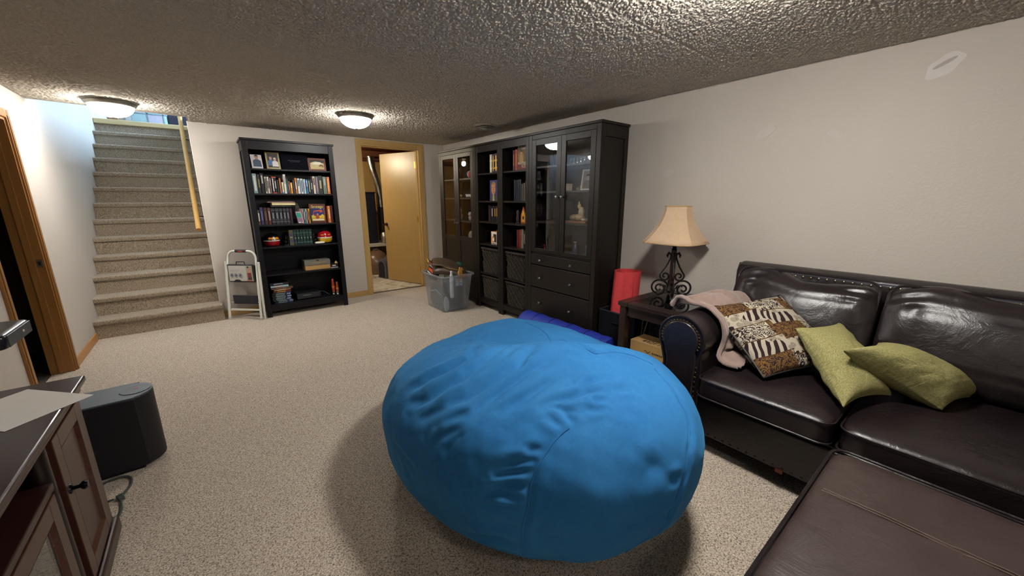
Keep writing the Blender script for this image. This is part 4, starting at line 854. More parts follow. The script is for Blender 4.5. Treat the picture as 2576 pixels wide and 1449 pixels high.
mesh('carton', MB().box(0, .12, 0, .085, 0, .155), plain('#b4672a', .5), t, bevel=.002); decal('print', t, (0, 0, 0), (1, 0, 0), (0, 0, 1), [('#d6d0c4', rect(.012, .002, .118, .152)), ('#141318', rect(.05, .03, .11, .125)), ('#c08238', ell(.045, .06, .03, .042)), ('#e7e3d8', ell(.047, .06, .016, .02)), ('#1b1a1c', rect(.02, .006, .11, .014))])
# near narrow bookcase
z = SN[0]
for x, w, h, c, nm in ((.12, .035, .215, '#4a120e', 'dark crimson'), (.157, .042, .22, '#a0381a', 'orange red'), (.201, .03, .222, '#6a2a20', 'brick')): book(NF2, x, .09, z + .0006, w, h, .15, c, f'{nm} hardback on the near narrow bookcase top shelf', G2, '#c06a3a')
t = cover_book(NF2, 'fantasy novel standing face out with brown painted cover', .238, .06, z, .175, .255, 0, '#3a2a18', [('#3c2d1a', rect(0, 0, .175, .255)), ('#6b5028', rect(0, .05, .175, .2)), ('#8a6a34', ell(.06, .13, .05, .05)), ('#a8824a', [(.03, .08), (.10, .08), (.085, .14), (.065, .17), (.045, .14)]), ('#b98d5a', ell(.066, .178, .012, .016)), ('#241a10', ell(.067, .19, .014, .010)), ('#6a1c10', [(0, 0), (.175, 0), (.175, .04), (.08, .06), (.03, .055), (0, .07)])], G2)
LT = plain('#d8ccae', .5)
lettering('JACQUELINE', t, (.012, 0, .226), (1, 0, 0), (0, 0, 1), .15, LT, 1.0, .0045); lettering('CAREY', t, (.07, 0, .202), (1, 0, 0), (0, 0, 1), .085, LT, 1.0, .0045); lettering("NAAMAH'S", t, (.012, 0, .058), (1, 0, 0), (0, 0, 1), .15, LT, 1.25, .0045, ); lettering('KISS', t, (.075, 0, .022), (1, 0, 0), (0, 0, 1), .075, LT, 1.2, .0045)
for x, w, h, c, nm in ((.15, .026, .225, '#171a26', 'tall navy'), (.178, .03, .22, '#111420', 'black navy'), (.21, .03, .222, '#1a2034', 'deep blue'), (.242, .034, .225, '#14151c', 'black'), (.278, .03, .18, '#4b4740', 'grey'), (.31, .03, .185, '#5a544a', 'warm grey'), (.342, .014, .2, '#7a3420', 'thin rust'), (.358, .016, .21, '#b0a898', 'thin cream')): book(NF2, x, .08, SN[1] + .0006, w, h, .14, c, f'{nm} book on the near narrow bookcase second shelf', G2, '#3a4560' if 'n' in nm[:2] else None)
t = thing(NF2, 'pointed_ornament', 'orange and yellow arched ornament on the near narrow bookcase', 'ornament', N(.325, .09, SN[2]), 0)
mesh('body', MB().prism([(-.045, 0), (.045, 0), (.045, .09), (.02, .15), (0, .19), (-.02, .15), (-.045, .09)], -.02, .02, 'y'), plain('#9a4a18', .35, var=.4, scale=40), t, bevel=.004); decal('painted_front', t, (0, -.0203, 0), (1, 0, 0), (0, 0, 1), [('#d9992a', [(-.03, .02), (.03, .02), (.028, .09), (0, .16), (-.028, .09)]), ('#20140c', ell(0, .065, .014, .02)), ('#e0c04a', ell(0, .12, .012, .02))])
t = thing(NF2, 'dark_statuette', 'small dark statuette beside the orange arched ornament', 'figurine', N(.20, .10, SN[2]), 0); mesh('base', MB().cyl((0, 0, 0), (0, 0, .012), .03), plain('#1c1712', .4), t, smooth=True); mesh('body', MB().lathe([(.018, .012), (.026, .05), (.014, .09), (.02, .115), (.012, .14), (0, .145)], n=14), plain('#2a1d12', .4, var=.4), t, smooth=True)
for x, w, h, c, nm in ((.20, .045, .20, '#571310', 'dark red'), (.247, .03, .205, '#93301c', 'scarlet'), (.279, .042, .21, '#7d7466', 'stone grey'), (.323, .02, .2, '#1b1c20', 'black'), (.345, .022, .195, '#8a8a86', 'light grey'), (.369, .022, .205, '#4c5258', 'steel grey')): book(NF2, x, .08, SN[3] + .0006, w, h, .14, c, f'{nm} book on the near narrow bookcase fourth shelf', G2, '#c9c0b0' if nm in ('black', 'light grey') else None)
# far cabinet with glass upper and panelled lower doors
FF = Frame((CX, 4.895, 0), R90); SF = [1.60, 1.36, 1.07, .82, .45]
fc = carcass(FF, 'far_display_cabinet', 'black-brown cabinet with glass over panelled doors beside the utility door', .895, .37, 1.97, SF, BROWNBLACK, .048, .042, oh=(.012, .001))
glass_door(fc, .050, .4465, .13, 1.904, .865, 1.855, .056, .415, 1.04, True); glass_door(fc, .4485, .845, .13, 1.904, .865, 1.855, .056, .48, 1.04, True)
t = thing(FF, 'painted_ball', 'red, blue and white painted ball on the far cabinet top shelf', 'ball', N(.62, .12, SF[0]), 0); mesh('ball', MB().sphere((0, 0, .05), .05), plain('#c9c2c4', .4), t, smooth=True); mesh('red_patch', MB().sphere((.02, -.01, .05), .042, .044, .044), plain('#a82a35', .4), t, smooth=True); mesh('blue_patch', MB().sphere((-.02, -.012, .06), .032, .038, .032), plain('#3a5f9c', .4), t, smooth=True)
t = thing(FF, 'green_toy', 'bright green round toy beside the painted ball', 'toy', N(.74, .12, SF[0]), 0); mesh('body', MB().sphere((0, 0, .06), .055, .05, .06), plain('#256a2a', .5), t, smooth=True); mesh('cap', MB().sphere((0, 0, .12), .03, .03, .02), plain('#1d5022', .5), t, smooth=True)
photo(FF, 'small white framed picture on the far cabinet top shelf', .21, .10, .10, .14, .1, .15, '#bfb8ac', .012, [('#7a6a5c', rect(.01, .01, .066, .10)), ('#3c2f28', ell(.038, .06, .02, .03))], '#8b8074', SF[0] + .0006)
def critter(F, label, x, y, z, c, c2, s=1.0, nm='plush_cat'):
    t = thing(F, nm, label, 'figurine', N(x, y, z), 0); m = plain(c, .8, var=.25, scale=60)
    mesh('body', MB().sphere((0, 0, .035 * s), .03 * s, .026 * s, .036 * s), m, t, smooth=True); mesh('head', MB().sphere((0, -.008 * s, .088 * s), .026 * s, .024 * s, .024 * s), m, t, smooth=True)
    for sx in (-1, 1): mesh('ear', MB().lathe([(.010 * s, 0), (0, .02 * s)], (sx * .016 * s, -.006 * s, .104 * s), 8), m, t)
    mesh('scarf', MB().lathe([(.022 * s, .062 * s), (.026 * s, .066 * s), (.022 * s, .072 * s)], n=14), plain(c2, .7), t, smooth=True)
critter(FF, 'grey and white plush cat figure behind left glass door', .33, .12, SF[2], '#a39b8c', '#b0402a', 1.35); critter(FF, 'small white and red figure behind right glass door', .58, .12, SF[2], '#a9a49c', '#b01c22', .95)
critter(FF, 'red and white toy beside the small white figure', .655, .13, SF[2], '#8f2a26', '#d8d4cc', .8, 'toy_figure')
t = thing(FF, 'antler_carving', 'pale branching carving on the far cabinet middle shelf', 'carving', N(.30, .11, SF[1] - .0), 0)
mesh('stem', MB().tube([(.09, 0, .03), (.04, 0, .035), (0, 0, .04), (-.05, 0, .05)], .012, 10), plain('#b8a877', .5), t, smooth=True)
for dz in (-.02, .03): mesh('prong', MB().tube([(0, 0, .04), (-.03, 0, .04 + dz), (-.06, 0, .045 + dz)], [.01, .008, .004], 8), plain('#b8a877', .5), t, smooth=True)
mesh('stand', MB().box(.02, .06, -.02, .02, 0, .028), plain('#6a5a38', .6), t)
t = thing(FF, 'paper_flowers', 'white paper rosettes on the far cabinet middle shelf', 'ornament', N(.60, .12, SF[1]), 0); 
for i, (a, b) in enumerate(((-.06, .0), (.0, .01), (.055, -.005))): mesh('rosette', MB().lathe([(.006, 0), (.034, .018), (.03, .03), (.04, .045), (.02, .05), (0, .045)], (a, b, 0), 10), plain('#c9c6bc', .8), t)
t = thing(FF, 'black_cap', 'black cloth cap sitting above the white rosettes', 'cap', N(.60, .21, SF[1]), 0); mesh('crown', MB().lathe([(.085, .06), (.09, .075), (.085, .12), (.05, .16), (0, .17)], n=24), plain('#0e0d0e', .9), t, smooth=True); mesh('brim', MB().prism([(-.07, -.10), (0, -.14), (.07, -.10), (.085, 0), (-.085, 0)], .060, .066, 'z'), plain('#0e0d0e', .9), t); mesh('cap_stand', MB().cyl((0, 0, 0), (0, 0, .062), .05), plain('#2a2018', .7), t, smooth=True)
for i in range(3):
    t = thing(FF, 'price_card', f'small white card, {ORD[i]} from top stuck on the cabinet side', 'card', (.775, .060, 1.205 - i * .05), 0, 'white cards in the far cabinet'); mesh('card', MB().box(0, .035, 0, .003, 0, .032), plain('#d8d5cb', .6), t); mesh('clip', MB().box(.012, .022, .003, .006, .010, .02), plain('#55504a', .5), t)
t = thing(FF, 'stone_carving', 'rough grey carving on the lowest glazed shelf', 'carving', N(.60, .13, SF[3]), 0); mesh('body', MB().sphere((0, 0, .06), .06, .05, .06).sphere((.05, .0, .03), .05, .04, .03).sphere((-.04, 0, .05), .035, .03, .05), plain('#847a66', .8, var=.3), t, smooth=True); mesh('base', MB().box(-.09, .11, -.05, .05, 0, .006), plain('#4d4538', .7), t)
# ================================================================ STORAGE TOTE
def rrect(x0, x1, y0, y1, r, n=5):
    P = []
    for cx, cy, a in ((x1 - r, y1 - r, 0), (x0 + r, y1 - r, PI / 2), (x0 + r, y0 + r, PI), (x1 - r, y0 + r, 1.5 * PI)):
        for i in range(n): t = a + PI / 2 * i / (n - 1); P.append((cx + r * math.cos(t), cy + r * math.sin(t)))
    return P
def loft(rings):
    """rings: list of (polygon, z)"""
    return np.array([[(p[0], p[1], z) for p in poly] for poly, z in rings]).transpose(1, 0, 2)
tt = root('storage_tote', 'clear plastic storage tote overflowing with odds and ends', 'storage bin', (2.30, 4.21, 0))
B0 = (2.12, 2.46, 3.975, 4.43); T0 = (2.085, 2.515, 3.94, 4.475)
def lerp4(t): return tuple(B0[i] * (1 - t) + T0[i] * t for i in range(4))
rings = [(rrect(*lerp4(0), .03), .004), (rrect(*lerp4(.05), .035), .02)] + [(rrect(*lerp4(t), .04), .445 * t + .003) for t in (.3, .6, .8, .95)]
mesh('walls', MB().grid(loft(rings), True), TOTE, tt, smooth=True, solid=.003)
mb = MB(); b = rrect(*lerp4(0), .03); mb.v = [(p[0], p[1], .004) for p in b]; mb.face(range(len(b))); mesh('bottom', mb, TOTE, tt, solid=.003)
g0, g1, g2 = T0, (T0[0] - .022, T0[1] + .022, T0[2] - .022, T0[3] + .022), (T0[0] - .025, T0[1] + .025, T0[2] - .025, T0[3] + .025)
mesh('rim', MB().grid(loft([(rrect(*g0, .04), .43), (rrect(*g0, .04), .452), (rrect(*g1, .05), .455), (rrect(*g2, .05), .435)]), True), TOTE, tt, smooth=True, solid=.003)
mesh('latch', MB().box(2.285, 2.40, 3.905, 3.918, .415, .46), plain('#8a7868', .5), tt, bevel=.004)
lb = mesh('sticker', MB().box(2.275, 2.36, 3.9535, 3.9545, .315, .40), plain('#c9ccd0', .5), tt)
decal('sticker_print', tt, (2.275, 3.9532, .315), (1, 0, 0), (0, 0, 1), [('#8f4a4a', rect(.006, .062, .078, .078)), ('#b59c9c', rect(.006, .03, .06, .058)), ('#4a9ab8', rect(.03, .02, .078, .04)), ('#15161a', rect(.02, .005, .065, .012))])
mesh('handle_rib', MB().tube([(2.13, 3.957, .40), (2.16, 3.962, .365), (2.22, 3.962, .365), (2.255, 3.957, .40), (2.26, 3.955, .43)], .004, 6), TOTE, tt, smooth=True)
# contents
t = root('navy_box', 'dark navy box inside the clear tote', 'box', (2.32, 4.10, .012)); mesh('body', MB().box(2.20, 2.40, 4.02, 4.16, .012, .36), plain('#161b2b', .5), t, bevel=.004); mesh('lid', MB().box(2.195, 2.405, 4.015, 4.165, .36, .39), plain('#1b2032', .5), t, bevel=.004)
t = root('cardboard_sheet', 'brown paper carton at the right side inside the tote', 'box', (2.44, 4.12, .012)); mesh('body', MB().box(2.415, 2.455, 4.03, 4.25, .012, .34), plain('#8b7f68', .8), t, bevel=.003); mesh('flap', MB().box(2.417, 2.453, 4.05, 4.23, .34, .345), plain('#9b8d70', .8), t)
t = root('grey_cloth_bundle', 'grey cloth bundle at the left side inside the tote', 'cloth', (2.17, 4.25, .012)); G = superq(2.135, 2.19, 4.05, 4.38, .012, .33, .7, .6, 32, 20, .02, 4); mesh('bundle', MB().grid(G, True), plain('#3a3d40', .9), t, smooth=True); mesh('fold', MB().tube([(2.137, 4.07, .2), (2.13, 4.2, .24), (2.133, 4.36, .2)], .012, 8), plain('#8d9092', .9), t, smooth=True)
t = root('white_paper_bag', 'crumpled white bag low in the tote corner', 'bag', (2.15, 4.02, .012)); G = superq(2.14, 2.195, 3.995, 4.045, .012, .17, .8, .8, 20, 14, .012, 6); mesh('bag', MB().grid(G, True), plain('#a9abad', .8), t, smooth=True, ang=.3); mesh('knot', MB().sphere((2.165, 4.02, .175), .015), plain('#b9babb', .8), t, smooth=True)
t = root('spray_bottle', 'white plastic bottle poking out of the tote', 'bottle', (2.20, 3.995, .02)); mesh('bottle', MB().lathe([(.022, .17), (.024, .19), (.024, .43), (.016, .46), (.012, .475), (0, .475)], (2.235, 4.035 - .045, 0), 18), plain('#c9c9c6', .4), t, smooth=True); mesh('cap', MB().lathe([(.014, .474), (.014, .50), (0, .502)], (2.235, 3.99, 0), 16), plain('#d4d4d2', .4), t, smooth=True)
t = root('power_tool_carton', 'black and orange carton sticking out of the tote left corner', 'box', (2.13, 4.34, .36)); M = Matrix.Translation((2.19, 4.335, .475)) @ Matrix.Rotation(.40, 4, 'Y') @ Matrix.Rotation(.25, 4, 'X')
mesh('carton', MB().obox(M, .09, .17, .22), plain('#17181a', .5), t, bevel=.002)
for k, (dz, hh, c) in enumerate(((.02, .012, '#c9c6c0'), (-.02, .035, '#c4521c'), (-.06, .014, '#d6d3cc'), (.06, .03, '#c4521c'))): mb = MB().obox(M @ Matrix.Translation((-.0455, 0, dz)), .001, .14, hh); mesh('printed_stripe', mb, plain(c, .5), t)
t = root('leather_satchel', 'worn dark brown leather satchel slumped over the tote', 'bag', (2.32, 4.2, .47)); 
def slab(cx, cy, cz, a, b, h, rotz, tilt, roll, seed, droop):
    G = superq(-a, a, -b, b, -h, h, .5, .28, 48, 22, .006, seed); G[..., 2] -= droop * (G[..., 0] / a) ** 2 + droop * .7 * (G[..., 1] / b) ** 2
    M = Matrix.Translation((cx, cy, cz)) @ Matrix.Rotation(rotz, 4, 'Z') @ Matrix.Rotation(tilt, 4, 'Y') @ Matrix.Rotation(roll, 4, 'X'); A = np.array(M); return G @ A[:3, :3].T + A[:3, 3]
SAT = m_leather('worn_leather', '#2c2118', '#54412e', .45)
mesh('body', MB().grid(slab(2.33, 4.17, .525, .21, .17, .040, -.5, .22, .10, 8, .055), True), SAT, t, smooth=True); mesh('flap', MB().grid(slab(2.325, 4.185, .585, .20, .165, .014, -.5, .34, .10, 9, .045), True), SAT, t, smooth=True)
mesh('strap', MB().tube([(2.17, 4.34, .56), (2.12, 4.33, .60), (2.10, 4.27, .57), (2.14, 4.20, .53), (2.2, 4.12, .50)], .008, 8), plain('#6a3a22', .5), t, smooth=True); mesh('buckle', MB().tube([(2.105, 4.34, .555), (2.105, 4.37, .585), (2.105, 4.34, .615), (2.105, 4.315, .585)], .005, 6, True), BRASS, t, smooth=True)
mesh('zip_edge', MB().tube([(2.18, 4.10, .545), (2.25, 4.03, .52), (2.34, 4.0, .50), (2.43, 4.02, .49)], .006, 6), plain('#8a6a3c', .5), t, smooth=True)
t = root('tan_glove', 'yellow tan leather glove at the tote rim', 'glove', (2.36, 3.98, .44)); mesh('palm', MB().grid(superq(2.315, 2.375, 3.955, 3.985, .43, .50, .7, .6, 20, 12), True), plain('#b08038', .7), t, smooth=True)
for i in range(3): mesh('finger', MB().tube([(2.335 + i * .016, 3.972, .49), (2.34 + i * .018, 3.97, .52), (2.345 + i * .02, 3.972, .54 - .01 * i)], [.010, .009, .006], 8), plain('#b08038', .7), t, smooth=True)
t = root('green_scrap', 'small dark green cloth behind the satchel', 'cloth', (2.47, 4.19, .46)); mesh('cloth', MB().grid(superq(2.43, 2.50, 4.15, 4.24, .46, .56, .8, .7, 20, 12, .01, 3), True), plain('#0f4a3c', .8), t, smooth=True); mesh('hem', MB().tube([(2.43, 4.16, .50), (2.46, 4.145, .52), (2.5, 4.16, .5)], .004, 6), plain('#0c3a30', .8), t, smooth=True)

# ================================================================ STEP STOOL
SFr = Frame((.054, 5.296, 0), -.730)
ss = thing(SFr, 'step_stool', 'folded white two-step stool leaning beside the black bookcase', 'step stool', (0, 0, 0))
arc = lambda cx, cz, r, a0, a1, y0: [(cx + r * math.cos(a), y0, cz + r * math.sin(a)) for a in np.linspace(a0, a1, 8)]
mesh('front_frame', MB().tube([(0.012, .0, 0.001), (.022, .05, .46), (.033, .088, .68)] + arc(.113, .70, .08, PI, PI / 2, .095) + arc(.283, .70, .08, PI / 2, 0, .095) + [(.364, .088, .68), (.372, .05, .38), (.388, 0, 0.001)], .0125, 12), WHITEMETAL, ss, smooth=True)
for x0, x1 in ((-.02, -.012), (.405, .398)): mesh('rear_leg', MB().bar((x0, .035, .001), (x1, .105 if x0 < 0 else .075, .66), .024, .016, (0, 1, 0)), WHITEMETAL, ss, bevel=.004)
mesh('grip', MB().cyl((.135, .095, .78), (.262, .095, .78), .0165, n=14), plain('#17171c', .6), ss, smooth=True); mesh('grip_print', MB().box(.17, .228, .0775, .0785, .774, .786), plain('#a83a20', .5), ss)
for nm, z0_, z1_, y_ in (('upper_step', .435, .62, .075), ('lower_step', .175, .28, .04)):
    mesh(nm, MB().box(.05, .345, y_ + .005, y_ + .022, z0_, z1_), plain('#1d1e28', .6, bump=.3), ss, bevel=.02, seg=3)
    mesh('step_pin', MB().cyl((.018, y_ + .012, z0_ + .02), (.372, y_ + .012, z0_ + .02), .006, n=10), WHITEMETAL, ss, smooth=True)
mesh('cross_brace', MB().bar((.03, .022, .115), (.37, .022, .115), .012, .022), WHITEMETAL, ss, bevel=.003)
for x in (.012, .388): mesh('foot_cap', MB().cyl((x, -.001, 0), (x, .002, .03), .0145, n=12), plain('#b9b8b0', .6), ss, smooth=True)
tc = thing(SFr, 'tool_case', 'flat black carry case with printed white front on the stool', 'case', (.055, .040, .432))
mesh('case', MB().box(-.012, .295, .0, .03, 0, .205), plain('#15151b', .5), tc, bevel=.012, seg=3); mesh('handle', MB().tube([(.095, .015, .203), (.10, .015, .232), (.19, .015, .232), (.195, .015, .203)], .005, 8), plain('#15151b', .5), tc, smooth=True)
mesh('latch', MB().prism([(.05, .0), (.14, .0), (.12, .026), (.07, .026)], -.003, .0, 'y'), plain('#1a1a22', .5), tc)
decal('label_print', tc, (0, -.0005, 0), (1, 0, 0), (0, 0, 1), [('#b9b7b0', [(.0, .015), (.05, .015), (.075, .032), (.115, .032), (.14, .015), (.283, .015), (.283, .19), (.005, .19)]), ('#8fa08a', rect(.21, .03, .283, .188)), ('#c08a7a', [(.215, .10), (.24, .165), (.262, .165), (.275, .10)]), ('#7a2c3c', rect(.222, .055, .268, .11)), ('#3a3a44', rect(.222, .03, .268, .055)), ('#b98a72', ell(.236, .165, .011, .014)), ('#b98a72', ell(.258, .158, .011, .014)), ('#3a2a22', ell(.236, .173, .012, .010)), ('#a86a4a', rect(.21, .015, .275, .03))] + [(c, ell(.04 + i * .05, .08, .021 - d, .025 - d)) for i in range(3) for c, d in (('#55565c', 0), ('#9a9aa0', .003), ('#4a4c58', .011))])
lettering('LONG-STAY', tc, (.02, 0, .125), (1, 0, 0), (0, 0, 1), .12, plain('#84838a', .5), 1.3, .008)

# ================================================================ BEAN BAG
CREASES = [(0.020,.022,[(0.533,1.326,0.526),(0.606,1.256,0.594),(0.708,1.201,0.661),(0.848,1.210,0.702),(1.072,1.322,0.671)]),
  (0.019,.020,[(0.555,1.452,0.538),(0.612,1.384,0.592),(0.688,1.329,0.642),(0.798,1.285,0.683),(1.018,1.468,0.630)]),
  (0.018,.022,[(0.595,1.024,0.585),(0.703,1.013,0.651),(0.829,1.006,0.695),(0.977,1.003,0.722),(1.088,1.018,0.733)]),
  (0.020,.022,[(0.584,1.178,0.582),(0.651,1.100,0.637),(0.754,1.076,0.674),(0.884,1.062,0.713),(1.095,1.178,0.712)]),
  (0.016,.022,[(0.677,0.945,0.626),(0.779,0.924,0.661),(0.875,0.912,0.692),(0.979,0.899,0.708)]),
  (.022,.014,[(0.822,1.315,0.683),(0.896,1.409,0.668),(1.115,1.697,0.592),(1.246,1.802,0.587)]),
  (0.006,.018,[(0.527,1.261,0.515),(0.578,1.176,0.576),(0.623,1.116,0.616)]),
  (0.007,.016,[(0.539,1.374,0.529),(0.569,1.311,0.563),(0.622,1.231,0.612)]),
  (0.014,.014,[(0.788,0.863,0.652),(0.853,0.839,0.671),(0.909,0.809,0.679),(0.968,0.789,0.686),(1.029,0.742,0.682)]),
  (0.010,.012,[(0.782,0.856,0.648),(0.834,0.829,0.661),(0.859,0.781,0.656),(0.898,0.730,0.654)]),
  (0.013,.014,[(0.945,0.814,0.688),(1.006,0.813,0.698),(1.071,0.807,0.706)]),
  (0.010,.012,[(0.943,0.751,0.672),(1.004,0.726,0.675)]),
  (0.010,.014,[(1.039,0.740,0.682),(1.131,0.728,0.685)]),
  (0.009,.012,[(0.896,0.754,0.662),(0.932,0.722,0.661),(0.967,0.717,0.665)]),
  (0.007,.018,[(0.509,1.122,0.463),(0.545,1.084,0.527),(0.580,1.033,0.570),(0.616,1.002,0.601)]),
  (0.006,.018,[(0.524,1.057,0.478),(0.546,1.032,0.520),(0.590,1.003,0.574)]),
  (.016,.014,[(0.593,0.855,0.490),(0.635,0.810,0.509),(0.684,0.753,0.530)]),
  (.016,.014,[(0.579,0.864,0.454),(0.622,0.797,0.478),(0.662,0.750,0.491)]),
  (.016,.014,[(0.566,0.874,0.422),(0.603,0.821,0.448),(0.648,0.757,0.444)]),
  (.014,.014,[(0.556,0.887,0.385),(0.591,0.810,0.405),(0.639,0.746,0.412)]),
  (.012,.014,[(0.603,0.864,0.513),(0.654,0.808,0.539),(0.704,0.755,0.560)]),
  (.010,.016,[(0.554,0.964,0.214),(0.597,0.838,0.269),(0.651,0.760,0.277)]),
  (.010,.012,[(0.685,0.798,0.568),(0.728,0.763,0.585)]),
  (.012,.014,[(0.568,0.855,0.333),(0.600,0.797,0.338),(0.643,0.750,0.343)]),
  (.009,.018,[(0.482,1.394,0.361),(0.480,1.272,0.361),(0.486,1.168,0.343)]),
  (.008,.016,[(0.481,1.307,0.329),(0.481,1.220,0.298)]),
  (0.008,.014,[(1.037,0.503,0.469),(1.108,0.493,0.459)]),
  (0.008,.016,[(1.008,0.507,0.354),(1.093,0.496,0.332)]),
  (.007,.03,[(0.945,0.549,0.528),(1.039,0.522,0.522)]),
  (.010,.014,[(0.846,0.805,0.658),(0.845,0.780,0.651),(0.847,0.732,0.637)]),
  (.010,.013,[(0.794,0.831,0.640),(0.804,0.782,0.633),(0.814,0.749,0.627)]),
  (0.006,.02,[(0.565,1.109,0.558),(0.605,1.062,0.600),(0.647,1.006,0.625)])]
FRONT_SEAM = [(0.823,0.741,0.629),(0.782,0.747,0.611),(0.752,0.749,0.591),(0.698,0.747,0.546),(0.662,0.750,0.491),(0.656,0.743,0.435),(0.649,0.758,0.359),(0.651,0.760,0.287),(0.667,0.778,0.201)]
SIDE_SEAM = [(1.361,0.771,0.670),(1.334,0.703,0.652),(1.310,0.647,0.630),(1.279,0.605,0.609),(1.270,0.577,0.585),(1.220,0.533,0.546),(1.165,0.509,0.515),(1.136,0.491,0.459),(1.093,0.492,0.408),(1.065,0.498,0.355),(1.027,0.532,0.248),(0.936,0.569,0.205)]
RIM_SEAM = [(1.475,1.705,0.609),(1.437,1.551,0.621),(1.387,1.436,0.627),(1.252,1.186,0.693),(1.224,1.080,0.722),(1.201,0.999,0.733),(1.181,0.930,0.730),(1.272,0.927,0.720),(1.326,0.895,0.706),(1.365,0.849,0.692),(1.391,0.790,0.669)]

def bean_bag():
    cx, cy, rx, ry, rot, zc, hz, n = 1.156, 1.339, .683, .845, -.108, .314, .38, .76
    nu, nv = 560, 260
    th = np.linspace(0, 2 * PI, nu, endpoint=False); ph = np.linspace(-PI / 2, PI / 2, nv); T, Q = np.meshgrid(th, ph, indexing='ij')
    p = lambda a, e: np.sign(a) * np.abs(a) ** e
    C, S = p(np.cos(Q), n), p(np.sin(Q), n)
    X, Y = rx * C * np.cos(T), ry * C * np.sin(T); Z = zc + hz * S
    x = cx + X * math.cos(rot) - Y * math.sin(rot); y = cy + X * math.sin(rot) + Y * math.cos(rot)
    Z = Z - .097 * (y - cy)
    # axes of the bag: a towards the far rim, b along the long side
    fx, fy = .655, .755; a = (x - cx) * fx + (y - cy) * fy; b = (x - cx) * fy - (y - cy) * fx
    top = np.clip((S - .15) / .6, 0, 1) ** 1.2
    # hollow where people sit, raised far rim and soft front lobe
    Z = Z - top * (.085 * np.exp(-((a - .16) ** 2 / .06 + (b + .12) ** 2 / .09)) + .05 * np.exp(-((a - .10) ** 2 / .02 + (b - .28) ** 2 / .06)))
    Z = Z + top * (.035 * np.exp(-((a - .62) ** 2 / .02 + (b + .10) ** 2 / .16)) + .03 * np.exp(-((a + .33) ** 2 / .05 + (b - .05) ** 2 / .2)))
    up = np.clip(S + .2, 0, 1); Z = Z - up * (.055 * np.exp(-((x - 1.66) ** 2 + (y - 1.22) ** 2) / .09) + .02 * np.exp(-((x - 1.2) ** 2 + (y - 2.0) ** 2) / .06))
    G = np.stack([x, y, Z], -1)
    def normals(G):
        du = np.roll(G, -1, 0) - np.roll(G, 1, 0); dv = np.gradient(G, axis=1); N = np.cross(du, dv); L = np.linalg.norm(N, axis=-1, keepdims=True); return N / np.maximum(L, 1e-9)
    N = normals(G); out = .012 * fbm(x, y, Z, 5, 3, 7) + .0045 * fbm(x, y, Z, 9, 3, 24)
    P = G.reshape(-1, 3); lo_ = np.zeros(len(P)); hi_ = np.zeros(len(P))
    def carve(pts, depth, w, ridge=.7):
        pts = np.array(pts); d = np.r_[0, np.cumsum(np.linalg.norm(np.diff(pts, axis=0), axis=1))]; m = max(6, int(d[-1] / .012)); s = np.linspace(0, d[-1], m)
        q = np.stack([np.interp(s, d, pts[:, k]) for k in range(3)], -1); ta = np.sin(np.clip(s / d[-1], .0, 1) * PI) ** .9
        lo, hi = q.min(0) - .1, q.max(0) + .1; sel = np.where(np.all((P > lo) & (P < hi), 1))[0]
        D = np.linalg.norm(P[sel][:, None] - q[None], axis=-1); k = D.argmin(1); r = D.min(1)
        e = -np.exp(-(r / w) ** 2) + ridge * np.exp(-((r - 2.0 * w) / (1.1 * w)) ** 2)
        e = depth * e * ta[k]; lo_[sel] = np.minimum(lo_[sel], e); hi_[sel] = np.maximum(hi_[sel], e)
    for dep, w, pts in CREASES: carve(pts, min(dep, .020) * 1.2, w * 1.1)
    for pts in (FRONT_SEAM, SIDE_SEAM, RIM_SEAM): carve(pts, .011, .012, .5)
    fold = (np.maximum(lo_, -.02) + hi_ * np.exp(lo_ / .005)).reshape(out.shape)
    for _ in range(2): fold = (np.roll(fold, 1, 0) + np.roll(fold, -1, 0) + np.roll(fold, 1, 1) + np.roll(fold, -1, 1) + 2 * fold) / 6
    out = out + fold
    G = G + N * (out * np.clip((Z - .02) / .15, 0, 1))[..., None]
    G[..., 2] = np.maximum(G[..., 2], .002)
    return G
G = bean_bag()
bb = root('bean_bag', 'huge blue suede bean bag in the middle of the carpet', 'bean bag', (1.156, 1.339, 0))
mesh('cover', MB().grid(G, True), BAG, bb, smooth=True, ang=3.0)
def on_bag(pts):
    d = np.r_[0, np.cumsum(np.linalg.norm(np.diff(np.array(pts), axis=0), axis=1))]; s = np.linspace(0, d[-1], int(d[-1] / .012)); A = np.array(pts)
    q = np.stack([np.interp(s, d, A[:, k]) for k in range(3)], -1); F = G.reshape(-1, 3); r = np.array([F[np.argmin(((F - v) ** 2).sum(1))] for v in q])
    for _ in range(3): r[1:-1] = (r[:-2] + 2 * r[1:-1] + r[2:]) / 4
    return [tuple(v) for v in r]
for nm, pts in (('front_seam', FRONT_SEAM), ('side_seam', SIDE_SEAM), ('rim_seam', RIM_SEAM)): mesh(nm, MB().tube(on_bag(pts), .0035, 6), BAG, bb, smooth=True)

# ================================================================ SOFA
sf = root('sofa', 'dark brown leather sofa with rolled arm and nailhead trim', 'sofa', (2.43, 0.1, 0))
XA, XBk = 1.93, 2.965
mesh('base_frame', MB().box(1.965, XBk, -1.22, .93, .085, .315), LEATHER, sf, bevel=.012, seg=3)
mesh('base_panel', MB().box(1.945, 1.966, -1.0, .835, .10, .30), LEATHER, sf, bevel=.01, seg=3)
for x in (2.0, 2.88):
    for y in (-1.15, .86): mesh('foot', MB().lathe([(.022, 0), (.03, .02), (.034, .085), (0, .085)], (x, y, 0), 16), plain('#2a160f', .35), sf, smooth=True)
